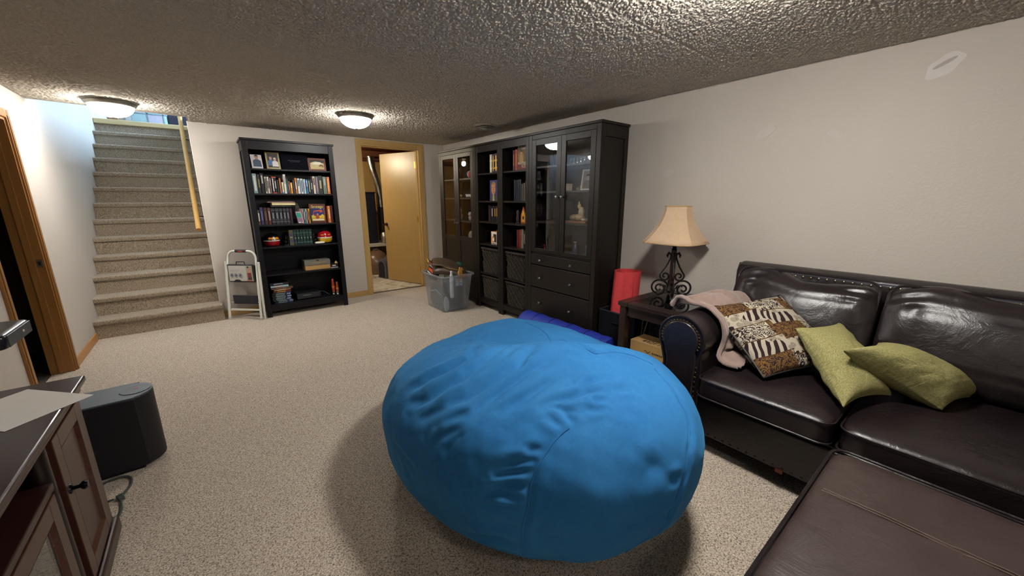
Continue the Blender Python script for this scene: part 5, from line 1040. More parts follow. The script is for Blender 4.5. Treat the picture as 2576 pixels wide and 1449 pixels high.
# rolled arms
def arm(yc, yi, sgn):
    r, zc, xs, xe = .125, .605, XA, 2.90; body = []
    prof = [(yi, .10), (yi, .50)]
    prof += [(yc - sgn * r * math.cos(t), zc + r * math.sin(t)) for t in np.linspace(-.55, PI + .55, 22)]
    yo = yc + sgn * .085; prof += [(yo, .47), (yo, .10)]
    if sgn < 0: prof = prof[::-1]
    a = mesh('arm', MB().prism(prof, xs + .012, xe, 'x'), LEATHER, sf, smooth=True, ang=.9, bevel=.006)
    f = []
    for (p, q) in prof:
        dy, dz = p - yc, q - (zc if q > .48 else q); f.append((yc + dy * .80 if q > .48 else yc + (p - yc) * .78, zc + (q - zc) * .80 if q > .48 else q + .01))
    mesh('arm_front', MB().prism(f, xs - .006, xs + .02, 'x'), LEATHER, sf, smooth=True, ang=.9, bevel=.006)
    # welt and nailheads round the front
    mesh('arm_welt', MB().tube([(xs + .012, yi, .12), (xs + .012, yi, .48)] + [(xs + .012, yc - sgn * r * math.cos(t), zc + r * math.sin(t)) for t in np.linspace(-.5, PI + .5, 30)] + [(xs + .012, yo, .45), (xs + .012, yo, .12)], .007, 8), LEATHER, sf, smooth=True)
    nb = MB()
    path = [(yi + sgn * (yo - yi) * .10 if True else yi, z) for z in np.linspace(.14, .47, 13)] + [(yc - sgn * r * .84 * math.cos(t), zc + r * .84 * math.sin(t)) for t in np.linspace(-.35, PI + .35, 24)]
    for (y, z) in path: nb.sphere((xs + .001, y, z), .004, .0062, .0062, 8, 6)
    mesh('nailhead_trim', nb, plain('#7a6340', .3, .9), sf, smooth=True)['kind'] = 'stuff'
arm(.958, .838, 1); arm(-1.24, -1.12, -1)
# back with top rail and nailheads
prof = [(2.80, .20), (2.80, .83), (2.79, .880), (2.803, .912), (2.85, .930), (2.90, .928), (2.945, .908), (2.965, .87), (2.975, .20)]
mb = MB(); i0 = 0; mb.prism(prof, -1.32, 1.04, 'y'); mesh('back_frame', mb, LEATHER, sf, smooth=True, ang=.9, bevel=.01)
mesh('back_corner_roll', MB().tube([(2.88, 1.035, .22), (2.88, 1.04, .86), (2.88, 1.03, .91)], .035, 12), LEATHER, sf, smooth=True)
mb = MB().box(2.7955, 2.801, -1.28, 1.0, .864, .900); mesh('nail_band', mb, plain('#3f3d48', .35), sf)
nb = MB()
for i in range(58): nb.sphere((2.793, .98 - i * .0385, .882), .006, .009, .009, 8, 6)
mesh('nailhead_trim', nb, plain('#6c6355', .25, .9), sf, smooth=True)['kind'] = 'stuff'
nb = MB()
for i in range(46): nb.sphere((1.944, .80 - i * .038, .115), .004, .007, .007, 8, 6)
mesh('nailhead_trim', nb, plain('#3a2f2c', .3, .8), sf, smooth=True)['kind'] = 'stuff'
mesh('red_tag', MB().box(1.942, 1.944, .415, .445, .088, .108), plain('#5a1c10', .7), sf)
def seat(y0, y1, seed):
    c = mesh('seat_cushion', MB().grid(superq(1.885, 2.80, y0 + .004, y1 - .004, .316, .462, .32, .16, 96, 40, .004, seed, .022), True), LEATHER, sf, smooth=True, ang=3)
    for z in (.437, .345):
        k = .012 if z > .4 else .010
        pth = [(p[0], p[1], z) for p in rrect(1.885 + k - .010, 2.79, y0 + k - .006, y1 - k + .006, .05, 6)]
        mesh('piping', MB().tube(pth, .0045, 6, True), LEATHER, c, smooth=True)
seat(.262, .835, 3); seat(-.42, .255, 4); seat(-1.11, -.427, 5)
def backc(y0, y1, seed, dip=.01):
    """plump back cushion leaning on the frame"""
    G = superq(-.105, .105, y0, y1, -.235, .235, .42, .22, 110, 60, 0)
    U = (G[..., 1] - (y0 + y1) / 2) / ((y1 - y0) / 2); V = G[..., 2] / .235; F = (G[..., 0] < 0)
    puff = (1 - np.abs(U) ** 2.6) * (1 - np.abs(V) ** 2.2)
    G[..., 0] -= F * .055 * puff * (1.0 - .15 * V)
    r = np.random.default_rng(seed)
    wr = .010 * np.sin(24 * V + 5 * U * U + r.uniform(0, 6)) * np.exp(-((np.abs(U) - .75) ** 2) / .05) + .009 * np.sin(20 * U + 3 * V) * np.exp(-((V - .45) ** 2) / .06)
    G[..., 0] += F * (wr * puff ** .5 + .008 * fbm(G[..., 1], G[..., 2], 0, seed, 4, 8))
    G[..., 2] += .018 * (1 - U ** 2) * np.clip(V, 0, 1) * np.sin(4 * U + seed) - dip * np.clip(V, 0, 1) * np.exp(-((U + .35) / .5) ** 4)
    A = np.array(Matrix.Translation((2.668, 0, .688)) @ Matrix.Rotation(math.radians(20), 4, 'Y')); G = G @ A[:3, :3].T + A[:3, 3]
    c = mesh('back_cushion', MB().grid(G, True), LEATHER, sf, smooth=True, ang=3)
    pth = []
    for p in rrect(-.19, .235 - .012, y0 + .012, y1 - .012, .06, 7):
        q = A[:3, :3] @ np.array((-.083, p[1], p[0])) + A[:3, 3]; pth.append((q[0], q[1], q[2]))
    mesh('piping', MB().tube(pth, .0065, 6, True), LEATHER, c, smooth=True)
backc(.292, .985, 11, .045); backc(-.40, .284, 12); backc(-1.09, -.408, 13)

# ---- ottoman
ot = root('ottoman', 'large brown leather ottoman pushed up to the sofa front', 'ottoman', (1.27, -.22, 0))
OX0, OX1, OY0, OY1 = .82, 1.735, -.66, .232
G = superq(OX0, OX1, OY0, OY1, .26, .452, .30, .13, 110, 44, .003, 21, .014)
sx_ = 1.402
G[..., 2] -= np.exp(-((G[..., 0] - sx_) / .007) ** 2) * .006 * (G[..., 2] > .40); mesh('top_cushion', MB().grid(G, True), LEATHER2, ot, smooth=True, ang=3)
def zo(x, y):
    i = np.argmin((G[..., 0] - x) ** 2 + (G[..., 1] - y) ** 2 - (G[..., 2] > .40) * 5); return G.reshape(-1, 3)[i, 2]
for dx in (-.006, .006): mesh('stitch_line', MB().tube([(sx_ + dx, y, zo(sx_ + dx, y) + .0022) for y in np.linspace(OY0 + .05, OY1 - .04, 40)], .0013, 5), plain('#5f4c3c', .6), ot, smooth=True)
mesh('piping', MB().tube([(p[0], p[1], .436) for p in rrect(OX0 + .003, OX1 - .003, OY0 + .003, OY1 - .003, .05, 6)], .0055, 6, True), LEATHER, ot, smooth=True)
mesh('base', MB().box(OX0 + .025, OX1 - .025, OY0 + .025, OY1 - .025, .07, .27), LEATHER, ot, bevel=.015, seg=3)
for x in (OX0 + .07, OX1 - .07):
    for y in (OY0 + .07, OY1 - .07): mesh('foot', MB().lathe([(.022, 0), (.03, .07), (0, .07)], (x, y, 0), 14), plain('#2a160f', .35), ot, smooth=True)

# ---- cushions
def pillow(name, label, BL, BR, TR, TL, thick, mat, seed, pinch=.10, wrink=.006, piping=None, group=None, bias=.5):
    c4 = [np.array(p, float) for p in (BL, BR, TR, TL)]; n = 56
    u = np.linspace(-1, 1, n); U, V = np.meshgrid(u, u, indexing='ij')
    def surf(sgn):
        uu = U * (1 - pinch * (1 - V ** 2) ** 1 * np.abs(U) ** 3); vv = V * (1 - pinch * (1 - U ** 2) * np.abs(V) ** 3)
        a, b = (uu + 1) / 2, (vv + 1) / 2
        P = (c4[0] * ((1 - a) * (1 - b))[..., None] + c4[1] * (a * (1 - b))[..., None] + c4[2] * (a * b)[..., None] + c4[3] * ((1 - a) * b)[..., None])
        N_ = np.cross(c4[1] - c4[0], c4[3] - c4[0]); N_ /= np.linalg.norm(N_)
        prof = ((1 - U ** 2) * (1 - V ** 2)) ** .42
        wr = wrink * fbm(U * 1.4, V * 1.4, 0, seed, 4, 3.2) * prof + wrink * .8 * np.sin(16 * V + 2 * U + seed) * np.exp(-(np.abs(U) - .85) ** 2 / .03) * prof
        return P + N_ * ((thick * (bias if sgn > 0 else 1 - bias)) * sgn * prof + wr)[..., None]
    A_, B_ = surf(1), surf(-1); mb = MB().grid(A_).grid(B_, flip=True)
    uv = np.stack([(U + 1) / 2, (V + 1) / 2], -1).reshape(-1, 2); ctr = np.mean(c4, 0); lo = (ctr[0], ctr[1], min(p[2] for p in c4))
    t = root(name, label, 'cushion', lo, group=group); mesh('cover', mb, mat, t, smooth=True, ang=3, uv=np.concatenate([uv, uv]))
    if piping:
        E = [tuple(A_[i, 0]) for i in range(n)] + [tuple(A_[-1, j]) for j in range(1, n)] + [tuple(A_[i, -1]) for i in range(n - 2, -1, -1)] + [tuple(A_[0, j]) for j in range(n - 2, 0, -1)]
        mesh('piping', MB().tube(E, .005, 6, True), plain(piping, .6), t, smooth=True)
    else:
        mesh('seam', MB().tube([tuple(A_[i, 0]) for i in range(2, n - 2)], .0018, 5), mat, t, smooth=True)
    return t
pillow('patterned_cushion', 'cream, ochre and brown patchwork cushion leaning on the sofa arm', (2.035, .575, .492), (2.405, .345, .55), (2.545, .705, .80), (2.17, .935, .747), .17, TAPESTRY, 3, .06, .004, '#1a1512', bias=.35)
pillow('green_cushion', 'green tweed cushion standing against the patchwork cushion', (1.985, .262, .492), (2.262, .15, .50), (2.515, .42, .715), (2.24, .535, .715), .15, GREEN, 5, .13, .007, group='green tweed cushions', bias=.55)
pillow('green_cushion', 'green tweed cushion lying over the seat gap farther right', (2.275, .002, .492), (2.575, -.085, .488), (2.40, .245, .685), (2.095, .318, .705), .20, GREEN, 9, .12, .007, group='green tweed cushions', bias=.60)

# ---- throw blanket over the arm
def blanket():
    path = [(1.165, .672), (1.135, .705), (1.08, .722), (1.02, .738), (.958, .748), (.90, .741), (.855, .705), (.830, .64), (.818, .57), (.812, .515), (.79, .494), (.74, .489), (.69, .489)]
    P = np.array(path); d = np.r_[0, np.cumsum(np.linalg.norm(np.diff(P, axis=0), axis=1))]; nu, nv = 90, 70
    s = np.linspace(0, d[-1], nu); y = np.interp(s, d, P[:, 0]); z = np.interp(s, d, P[:, 1]); t = s / d[-1]
    v = np.linspace(0, 1, nv); G = np.zeros((nu, nv, 3))
    front = np.interp(t, [0, .12, .35, .55, .75, 1], [2.20, 2.17, 2.10, 2.11, 2.09, 2.05]); back = np.interp(t, [0, .15, .4, .6, .8, 1], [2.34, 2.46, 2.62, 2.60, 2.42, 2.30])
    for i in range(nu):
        x = front[i] + (back[i] - front[i]) * v
        rip = .015 * np.sin(v * 15 + 2.5 * np.sin(t[i] * 5)) + .008 * np.sin(v * 33 + t[i] * 12) + .0015 * np.sin(t[i] * 40 + v * 11) + .018
        hump = .030 * np.exp(-((v - .55) / .25) ** 2) * np.exp(-((t[i] - .30) / .16) ** 2) + .02 * np.exp(-(v / .10) ** 2) * np.exp(-((t[i] - .1) / .12) ** 2)
        down = np.clip((t[i] - .40) / .15, 0, 1) * np.clip((.80 - t[i]) / .05, 0, 1)     # hanging part: push out sideways
        G[i, :, 0] = x + .01 * np.sin(t[i] * 20 + v * 5); G[i, :, 1] = y[i] - down * (rip + hump); G[i, :, 2] = z[i] + (1 - down) * (rip + hump)
    return G
bl = root('throw_blanket', 'dusty pink fleece throw draped over the sofa arm', 'blanket', (2.3, .93, .49))
BK = NT('fleece'); co = BK.coord('Object'); BK.base(BK.mix(BK.noise(co, 18, 4, .6), rgb('#7d685e'), rgb('#98837a'))); BK.b.inputs['Roughness'].default_value = .95; BK.b.inputs['Specular IOR Level'].default_value = .05
BK.b.inputs['Sheen Weight'].default_value = .6; BK.bump(BK.noise(co, 25, 4, .6, .5), .35, .01); BK = BK.m
Gb = blanket(); mesh('cloth', MB().grid(Gb), BK, bl, smooth=True, ang=3, solid=.010)
mesh('rolled_edge', MB().tube([tuple(p) for p in Gb[:, 0][::3]], .012, 10), BK, bl, smooth=True); mesh('rolled_end', MB().tube([tuple(p + np.array((0, 0, .004))) for p in Gb[0, :][::4]], .016, 10), BK, bl, smooth=True)
# ================================================================ SIDE TABLE, LAMP, CORNER CLUTTER
TX0, TX1, TY0, TY1, TZ = 2.345, 2.985, 1.115, 1.668, .60
tb = root('side_table', 'dark espresso side table with smoked glass top', 'side table', ((TX0 + TX1) / 2, (TY0 + TY1) / 2, 0))
fr = .085
mesh('top_frame', MB().box(TX0, TX1, TY0, TY0 + fr, TZ - .032, TZ).box(TX0, TX1, TY1 - fr, TY1, TZ - .032, TZ).box(TX0, TX0 + fr, TY0 + fr, TY1 - fr, TZ - .032, TZ).box(TX1 - fr, TX1, TY0 + fr, TY1 - fr, TZ - .032, TZ), ESPRESSO, tb, bevel=.005)
mesh('glass_inset', MB().box(TX0 + fr - .004, TX1 - fr + .004, TY0 + fr - .004, TY1 - fr + .004, TZ - .012, TZ - .004), TABLEGLASS, tb)
mesh('apron', MB().box(TX0 + .03, TX1 - .03, TY0 + .03, TY0 + .05, TZ - .11, TZ - .032).box(TX0 + .03, TX1 - .03, TY1 - .05, TY1 - .03, TZ - .11, TZ - .032).box(TX0 + .03, TX0 + .05, TY0 + .05, TY1 - .05, TZ - .11, TZ - .032).box(TX1 - .05, TX1 - .03, TY0 + .05, TY1 - .05, TZ - .11, TZ - .032), ESPRESSO, tb, bevel=.003)
for x in (TX0 + .012, TX1 - .066):
    for y in (TY0 + .012, TY1 - .066): mesh('leg', MB().box(x, x + .054, y, y + .054, 0, TZ - .032), ESPRESSO, tb, bevel=.004)
# lamp
LX, LY = 2.785, 1.50; LZ = TZ - .0035
lp = root('table_lamp', 'wrought iron scroll table lamp with a tan bell shade', 'lamp', (LX, LY, LZ))
mesh('column', MB().bar((LX, LY, LZ + .045), (LX, LY, LZ + .37), .03, .03), plain('#2a1512', .4, .2), lp, bevel=.004)
mesh('socket_cup', MB().lathe([(.012, .36), (.02, .37), (.014, .385), (.018, .395), (.036, .415), (.030, .43), (0, .43)], (LX, LY, LZ), 20), IRON, lp, smooth=True)
def arc_pts(cx, cz, r0, r1, a0, a1, n=22): return [(cx + (r0 + (r1 - r0) * i / (n - 1)) * math.cos(a0 + (a1 - a0) * i / (n - 1)), cz + (r0 + (r1 - r0) * i / (n - 1)) * math.sin(a0 + (a1 - a0) * i / (n - 1))) for i in range(n)]
def radial(pts, ang): return [(LX + r * math.cos(ang), LY + r * math.sin(ang), LZ + z) for r, z in pts]
for q in range(4):
    an = PI / 4 + q * PI / 2 - .15
    # lower scroll: from column foot up and out, curling down into a spiral
    low = [(.014, .055), (.03, .10), (.06, .128)] + arc_pts(.088, .072, .058, .052, 2.0, -1.2, 16) + arc_pts(.088, .062, .048, .010, -1.4, -9.0, 34)
    low = [(max(r, .006), max(z, .010)) for r, z in low]
    mesh('foot_scroll', MB().tube(radial(low, an), .0075, 8), IRON, lp, smooth=True)
    up = [(.016, .345), (.022, .30), (.05, .235), (.078, .19)] + arc_pts(.052, .165, .036, .034, .8, -1.6, 12) + arc_pts(.052, .163, .032, .008, -1.9, -8.0, 26)
    mesh('side_scroll', MB().tube(radial(up, an), .0065, 8), IRON, lp, smooth=True)
    leaf = [(.012, .31), (.02, .335), (.036, .345), (.046, .325), (.044, .308)]
    mesh('leaf_curl', MB().tube(radial(leaf, an), [.007, .009, .011, .009, .003], 8), IRON, lp, smooth=True)
    lf2 = [(.03, .06), (.045, .085), (.07, .09), (.085, .078)]; mesh('leaf', MB().tube(radial(lf2, an), [.004, .010, .008, .002], 8), IRON, lp, smooth=True)
mesh('foot_hub', MB().lathe([(0, .03), (.022, .032), (.034, .05), (.026, .07), (.02, .09), (0, .09)], (LX, LY, LZ), 18), IRON, lp, smooth=True)
SHM = NT('shade_cloth'); co = SHM.coord('Object'); SHM.base(SHM.mix(SHM.noise(co, 30, 3), rgb('#c0a284'), rgb('#d2b698'))); SHM.b.inputs['Roughness'].default_value = .9; SHM.b.inputs['Subsurface Weight'].default_value = .0
SHM.bump(SHM.noise(co, 250, 2), .2, .001); SHM = SHM.m
def oct_ring(hx, hy, c): return [(hx, -hy + c), (hx, hy - c), (hx - c, hy), (-hx + c, hy), (-hx, hy - c), (-hx, -hy + c), (-hx + c, -hy), (hx - c, -hy)]
zb, zt = .425, .695
prof = [(t, .083 + (.196 - .083) * (1 - t) ** 1.75, .040 + (.06 - .040) * (1 - t)) for t in np.linspace(0, 1, 10)]
rings = [([(LX + a, LY + b) for a, b in oct_ring(w * .97, w, c)], LZ + zb + (zt - zb) * t) for t, w, c in prof]
sdl = mesh('lamp_shade', MB().grid(loft(rings), True), SHM, lp, smooth=True, ang=.35, solid=.003)
L_ = loft(rings)
for k in range(8): mesh('seam_trim', MB().tube([tuple(p) for p in L_[k]], .0028, 5), plain('#cdb084', .8), sdl, smooth=True)
for j in (0, -1): mesh('edge_trim', MB().tube([tuple(L_[k, j]) for k in range(8)], .0045, 6, True), plain('#b99a70', .8), sdl)
mesh('harp', MB().tube([(LX, LY, LZ + .42), (LX, LY - .05, LZ + .5), (LX, LY - .045, LZ + .62), (LX, LY, LZ + .685), (LX, LY + .045, LZ + .62), (LX, LY + .05, LZ + .5), (LX, LY, LZ + .425)], .002, 6), BRASS, lp, smooth=True)
mesh('spider', MB().tube([(LX - .07, LY, LZ + .685), (LX, LY, LZ + .687), (LX + .07, LY, LZ + .685)], .0025, 6), BRASS, lp)
mesh('bulb', MB().sphere((LX, LY, LZ + .51), .03, .03, .04), plain('#e4e1d8', .2), lp, smooth=True)
# cardboard box under the table
KRAFT = plain('#a98858', .8, 0, .2, .12, 12)
cbx = root('cardboard_box', 'brown cardboard box with black part number under the table', 'box', (2.49, 1.40, 0))
mesh('carton', MB().box(2.405, 2.585, 1.222, 1.575, 0, .305), KRAFT, cbx, bevel=.003); mesh('top_flap', MB().box(2.404, 2.494, 1.223, 1.574, .305, .308), KRAFT, cbx); mesh('top_flap', MB().box(2.496, 2.586, 1.223, 1.574, .305, .308), KRAFT, cbx)
INK = plain('#17130d', .8)
lettering('442F1', cbx, (2.4045, 1.52, .115), (0, -1, 0), (0, 0, 1), .15, INK, 1.5); lettering('BR7', cbx, (2.4045, 1.345, .115), (0, -1, 0), (0, 0, 1), .09, INK, 1.5)
lettering('442F1', cbx, (2.43, 1.50, .3085), (0, -1, 0), (1, 0, 0), .135, INK, 1.2); lettering('BR7', cbx, (2.43, 1.34, .3085), (0, -1, 0), (1, 0, 0), .08, INK, 1.2)
decal('printed_mark', cbx, (2.4046, 1.575, 0), (0, -1, 0), (0, 0, 1), [('#2a2218', [(.115, .245), (.13, .262), (.15, .245), (.17, .262), (.17, .256), (.15, .238), (.13, .256)])] + [('#3a2f20', rect(.185 + i * .014, .244, .195 + i * .014, .256)) for i in range(6)] + [('#c9c4b8', rect(.235, .02, .335, .08))] + [('#2a261e', rect(.242 + i * .009, .026, .246 + i * .009 + (.002 if i % 3 else 0), .074)) for i in range(10)])
# fabric bins
BIN = plain('#0d0d14', .85, 0, .2, .2)
def bin_(label, x0, x1, y0, y1, h):
    t = root('fabric_bin', label, 'storage bin', ((x0 + x1) / 2, (y0 + y1) / 2, 0), group='black fabric bins')
    mesh('walls', MB().box(x0, x0 + .008, y0, y1, 0, h).box(x1 - .008, x1, y0, y1, 0, h).box(x0 + .008, x1 - .008, y0, y0 + .008, 0, h).box(x0 + .008, x1 - .008, y1 - .008, y1, 0, h), BIN, t, bevel=.003)
    mesh('bottom', MB().box(x0 + .008, x1 - .008, y0 + .008, y1 - .008, 0, .008), BIN, t); mesh('rim_binding', MB().tube([(p[0], p[1], h) for p in rrect(x0, x1, y0, y1, .012, 3)], .007, 6, True), plain('#1a1a22', .8), t, smooth=True)
    mesh('handle', MB().tube([(x0 - .002, (y0 + y1) / 2 - .06, h - .06), (x0 - .012, (y0 + y1) / 2 - .05, h - .09), (x0 - .012, (y0 + y1) / 2 + .05, h - .09), (x0 - .002, (y0 + y1) / 2 + .06, h - .06)], .006, 6), BIN, t, smooth=True)
bin_('black fabric bin holding the red rolled mat', 2.66, 2.96, 1.715, 2.085, .385); bin_('black fabric bin under the side table behind the box', 2.66, 2.90, 1.20, 1.585, .40)
rs = root('red_cloth', 'scrap of red cloth showing in the bin under the table', 'cloth', (2.72, 1.54, .36)); mesh('cloth', MB().grid(superq(2.68, 2.80, 1.48, 1.565, .33, .415, .7, .6, 24, 14, .008, 3), True), plain('#a01f28', .8), rs, smooth=True); mesh('hem', MB().tube([(2.685, 1.49, .40), (2.68, 1.52, .41), (2.686, 1.555, .40)], .004, 6), plain('#8a1a22', .8), rs, smooth=True)
# red rolled mat
def roll(cx, cy, z0, z1, r0, r1, turns, th, lean=(0, 0), taper=1.0, n=150):
    G = np.zeros((n, 4, 3)); t = np.linspace(0, 1, n); a = t * turns * 2 * PI + 2.2; r = r0 + (r1 - r0) * t
    for j, (dz, dr) in enumerate(((0, 0), (1, 0), (1, th), (0, th))):
        k = taper if dz else 1.0; rr = (r + dr) * k; G[:, j, 0] = cx + rr * np.cos(a) + lean[0] * dz; G[:, j, 1] = cy + rr * np.sin(a) + lean[1] * dz; G[:, j, 2] = z0 + (z1 - z0) * dz
    return np.concatenate([G, G[:, :1]], 1)
rm = root('rolled_mat', 'red rolled foam mat standing in the black fabric bin', 'mat', (2.83, 1.90, .01))
mesh('roll', MB().grid(roll(2.815, 1.952, .012, .735, .068, .118, 3.2, .006, (.01, -.03), .96)), plain('#d6464a', .75, 0, .25, .08, 25, .15), rm, smooth=True, ang=.7)
mesh('inner_end', MB().box(2.775, 2.781, 1.83, 1.85, .05, .72), plain('#b52a32', .75), rm)
# folded wooden stand leaning under the table
fs = root('folding_stand', 'folded dark wooden stand with slanted legs under the table', 'stand', (2.60, 1.62, 0)); FW = plain('#3a2a20', .5)
for y_ in (1.590, 1.598): mesh('slat', MB().bar((2.47 if y_ < 1.595 else 2.56, y_, .003), (2.68 if y_ < 1.595 else 2.60, y_, .46), .014, .006, (0, 1, 0)), FW, fs)
mesh('cross_rod', MB().cyl((2.545, 1.587, .2), (2.60, 1.601, .2), .005, n=10), FW, fs, smooth=True)
# blue folded foam bed roll in front of the cabinets
br = root('blue_bolster', 'long royal blue bolster lying between bean bag and cabinets', 'bolster', (2.45, 2.32, 0)); BLU = plain('#24369f', .6, 0, .4, .25, 8)
n1, n2 = 90, 40; G = np.zeros((n1, n2, 3)); yy = np.linspace(2.86, 1.80, n1)
for i in range(n1):
    t = i / (n1 - 1); rr = .122 * (1 - .05 * abs(math.sin(t * PI * 5)) ** 8) * (1 if .02 < t < .98 else .90)
    a = np.linspace(0, 2 * PI, n2); G[i, :, 0] = 2.455 + rr * np.cos(a) * (1 + .03 * np.sin(3 * a + t * 9)); G[i, :, 1] = yy[i]; G[i, :, 2] = np.maximum(.118 + rr * np.sin(a) * .97, .002)
mesh('cover', MB().grid(G, flip=True), BLU, br, smooth=True, ang=1.2)
for i in (0, n1 - 1):
    mb = MB(); mb.v = [tuple(p) for p in G[i, :-1]]; mb.face(range(n2 - 1) if i else range(n2 - 2, -1, -1)); mesh('end_panel', mb, BLU, br)
for yv in (2.66, 2.45, 2.24, 2.03): mesh('band', MB().tube([(2.455 + .121 * math.cos(a), yv, max(.118 + .118 * math.sin(a), .006)) for a in np.linspace(0, 2 * PI, 30, endpoint=False)], .006, 6, True), plain('#16206e', .6), br, smooth=True)

# ================================================================ MEDIA STAND CORNER (lower left)
SX, SY0, SY1, SZT = -.462, .62, 2.02, .69
ms = root('media_stand', 'dark cherry media stand with panelled and glazed doors', 'tv stand', (-.72, 1.32, 0))
mesh('stand_top', MB().box(-.97, SX + .014, SY0 - .05, SY1 + .065, SZT - .024, SZT), DARKCHERRY, ms, bevel=.006, seg=3)
mesh('cornice', MB().box(-.955, SX + .002, SY0 - .03, SY1 + .03, SZT - .05, SZT - .024), DARKCHERRY, ms, bevel=.006)
mesh('side_panel', MB().box(-.94, SX - .005, SY1 - .02, SY1, .05, SZT - .05), DARKCHERRYV, ms); mesh('side_panel', MB().box(-.94, SX - .005, SY0, SY0 + .02, .05, SZT - .05), DARKCHERRYV, ms)
mesh('back_panel', MB().box(-.95, -.94, SY0, SY1, .05, SZT - .05), DARKCHERRYV, ms)
mesh('plinth', MB().box(-.95, SX + .012, SY0 - .02, SY1 + .02, .02, .085), DARKCHERRY, ms, bevel=.012, seg=3)
for x in (-.92, SX - .035):
    for y in (SY0 + .02, SY1 - .03): mesh('foot', MB().lathe([(.025, 0), (.036, .008), (.03, .02), (0, .02)], (x, y, 0), 14), DARKCHERRY, ms, smooth=True)
def panel_door(y0, y1, z0, z1, glass, knob_y, fw=.055):
    d = mesh('door', MB().box(SX - .018, SX, y0, y0 + fw, z0, z1).box(SX - .018, SX, y1 - fw, y1, z0, z1).box(SX - .018, SX, y0 + fw, y1 - fw, z0, z0 + fw).box(SX - .018, SX, y0 + fw, y1 - fw, z1 - fw, z1), DARKCHERRYV, ms, bevel=.002)
    b = .016; mb = MB()                                   # bevelled moulding inside the frame
    o = [(y0 + fw, z0 + fw), (y1 - fw, z0 + fw), (y1 - fw, z1 - fw), (y0 + fw, z1 - fw)]; i_ = [(y0 + fw + b, z0 + fw + b), (y1 - fw - b, z0 + fw + b), (y1 - fw - b, z1 - fw - b), (y0 + fw + b, z1 - fw - b)]
    mb.v = [(SX, a, c) for a, c in o] + [(SX - .011, a, c) for a, c in i_]
    for k in range(4): mb.face((k, (k + 1) % 4, 4 + (k + 1) % 4, 4 + k))
    mesh('moulding', mb, plain('#3a1712', .25), d)
    if glass: mesh('pane', MB().box(SX - .013, SX - .010, y0 + fw, y1 - fw, z0 + fw, z1 - fw), GLASS, d)
    else: mesh('panel', MB().box(SX - .016, SX - .010, y0 + fw, y1 - fw, z0 + fw, z1 - fw), DARKCHERRYV, d)
    k = mesh('knob', MB().lathe([(.016, 0), (.015, .004), (.006, .008), (.006, .02), (.013, .027), (.015, .033), (.010, .039), (0, .04)], (SX, knob_y, z1 - .19 if not glass else z1 - .06), 18, 'x'), plain('#1a1a20', .18, .8), d, smooth=True)
panel_door(1.672, 1.985, .10, .632, False, 1.70); panel_door(1.13, 1.585, .10, .505, True, 1.15); panel_door(.65, .98, .10, .632, False, .95)
for y in (1.628, 1.085): mesh('pilaster', MB().cyl((SX - .03, y, .085), (SX - .03, y, SZT - .05), .026, n=20), plain('#180d0c', .3), ms, smooth=True)
mesh('niche_shelf', MB().box(-.94, SX - .001, 1.10, 1.60, .512, .535), DARKCHERRY, ms, bevel=.003); mesh('niche_back', MB().box(-.70, -.695, 1.10, 1.60, .535, SZT - .05), plain('#160c0b', .6), ms)
# sheet of paper
M = Matrix.Translation((-.562, 1.86, SZT + .0012)) @ Matrix.Rotation(math.atan2(-.183, .173), 4, 'Z')
single(WORLD, 'paper_sheet', MB().box(-.14, .14, -.108, .108, 0, .0008), plain('#d9d3cb', .8, var=.03), 'blank sheet of paper lying across the media stand top', 'paper', (-.562, 1.862, SZT + .0006), math.atan2(-.183, .173))
# sensor bar on a foot
sn = root('sensor_bar', 'slim black sensor bar with a small light on the media stand', 'electronics', (-.62, 1.60, SZT)); PLB = plain('#0d0d12', .28)
mesh('housing', MB().grid(superq(-.72, -.478, 1.64, 1.855, .937, .985, .3, .15, 40, 20), True), PLB, sn, smooth=True, ang=3); mesh('indicator', MB().sphere((-.4795, 1.775, .962), .004, .007, .005), plain('#b9b08a', .3), sn, smooth=True)
mesh('face_plate', MB().box(-.4795, -.4775, 1.66, 1.84, .944, .978), plain('#3a4046', .3), sn, bevel=.0006)
mesh('neck', MB().cyl((-.66, 1.66, SZT + .012), (-.66, 1.68, .945), .016, n=14), PLB, sn, smooth=True); mesh('foot', MB().box(-.75, -.60, 1.56, 1.74, SZT + .0005, SZT + .014), PLB, sn, bevel=.005)
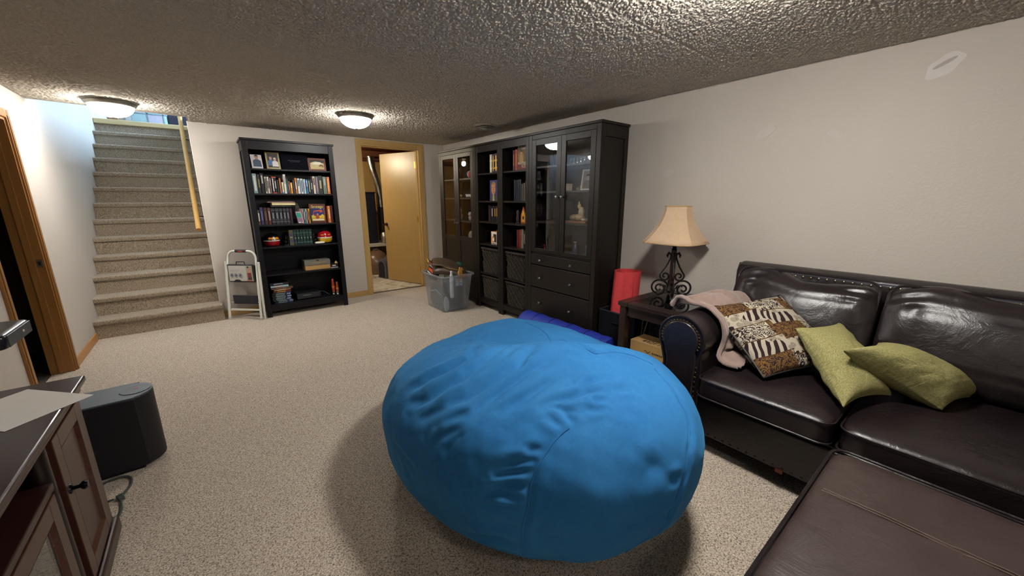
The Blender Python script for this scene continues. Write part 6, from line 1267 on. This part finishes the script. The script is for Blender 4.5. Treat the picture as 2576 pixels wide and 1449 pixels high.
# subwoofer
sw = root('subwoofer', 'black subwoofer with rounded end beside the media stand', 'speaker', (-.52, 2.61, 0)); SB = plain('#0b0b12', .55); SB_SHEEN = plain('#465057', .5)
prof = [(-.78, 2.495), (-.40, 2.495)] + [(-.44 + .10 * math.cos(t), 2.60 + .105 * math.sin(t)) for t in np.linspace(-1.2, 1.2, 14)] + [(-.40, 2.71), (-.78, 2.71)]
mesh('cabinet', MB().prism(prof, .022, .388, 'z'), SB, sw, smooth=True, ang=.6, bevel=.003); mesh('top_plate', MB().prism([(x, y) for x, y in prof], .388, .396, 'z'), SB_SHEEN, sw, bevel=.002)  # top plate: satin reflection put into its lighter grey
mesh('dial', MB().cyl((-.405, 2.60, .394), (-.405, 2.60, .399), .058, n=36), plain('#2b3135', .45), sw, smooth=True); mesh('logo_mark', MB().cyl((-.405, 2.615, .3985), (-.405, 2.615, .3998), .009, n=14), plain('#8a3038', .5), sw)
mesh('base_foot', MB().box(-.76, -.42, 2.51, 2.70, 0, .022), SB, sw, bevel=.004); mesh('side_badge', MB().box(-.3495, -.347, 2.575, 2.60, .20, .206), plain('#8f9094', .3, .6), sw)
mesh('port_lip', MB().box(-.362, -.352, 2.55, 2.66, .05, .10), plain('#15151c', .4), sw, bevel=.003)
# cable
pw = root('power_cable', 'grey green power cable with a plug looping on the carpet', 'cable', (-.5, 2.3, 0)); CG = plain('#3f4a48', .5)
def smooth_path(P, n=8):
    P = [Vector(p) for p in P]; out = []
    for i in range(len(P) - 1):
        a, b, c, d = P[max(i - 1, 0)], P[i], P[i + 1], P[min(i + 2, len(P) - 1)]
        for j in range(n): t = j / n; out.append(tuple(.5 * ((2 * b) + (c - a) * t + (2 * a - 5 * b + 4 * c - d) * t * t + (3 * b - a - 3 * c + d) * t ** 3)))
    return out + [tuple(P[-1])]
mesh('cord', MB().tube(smooth_path([(-.60, 2.05, .12), (-.56, 2.06, .05), (-.50, 2.10, .006), (-.475, 2.18, .006), (-.485, 2.27, .008)]), .0045, 8), CG, pw, smooth=True)
mesh('cord', MB().tube(smooth_path([(-.485, 2.30, .010), (-.462, 2.38, .008), (-.475, 2.45, .010), (-.53, 2.475, .012), (-.60, 2.44, .010), (-.61, 2.36, .007), (-.56, 2.30, .006), (-.51, 2.29, .010)]), .0045, 8), CG, pw, smooth=True)
mesh('cord', MB().tube(smooth_path([(-.60, 2.05, .40), (-.59, 2.12, .25), (-.60, 2.22, .08), (-.62, 2.34, .006), (-.66, 2.48, .006)]), .003, 8), plain('#16161c', .5), pw, smooth=True)
mesh('plug', MB().obox(Matrix.Translation((-.488, 2.287, .011)) @ Matrix.Rotation(.4, 4, 'Z'), .022, .036, .018), CG, pw, bevel=.003)
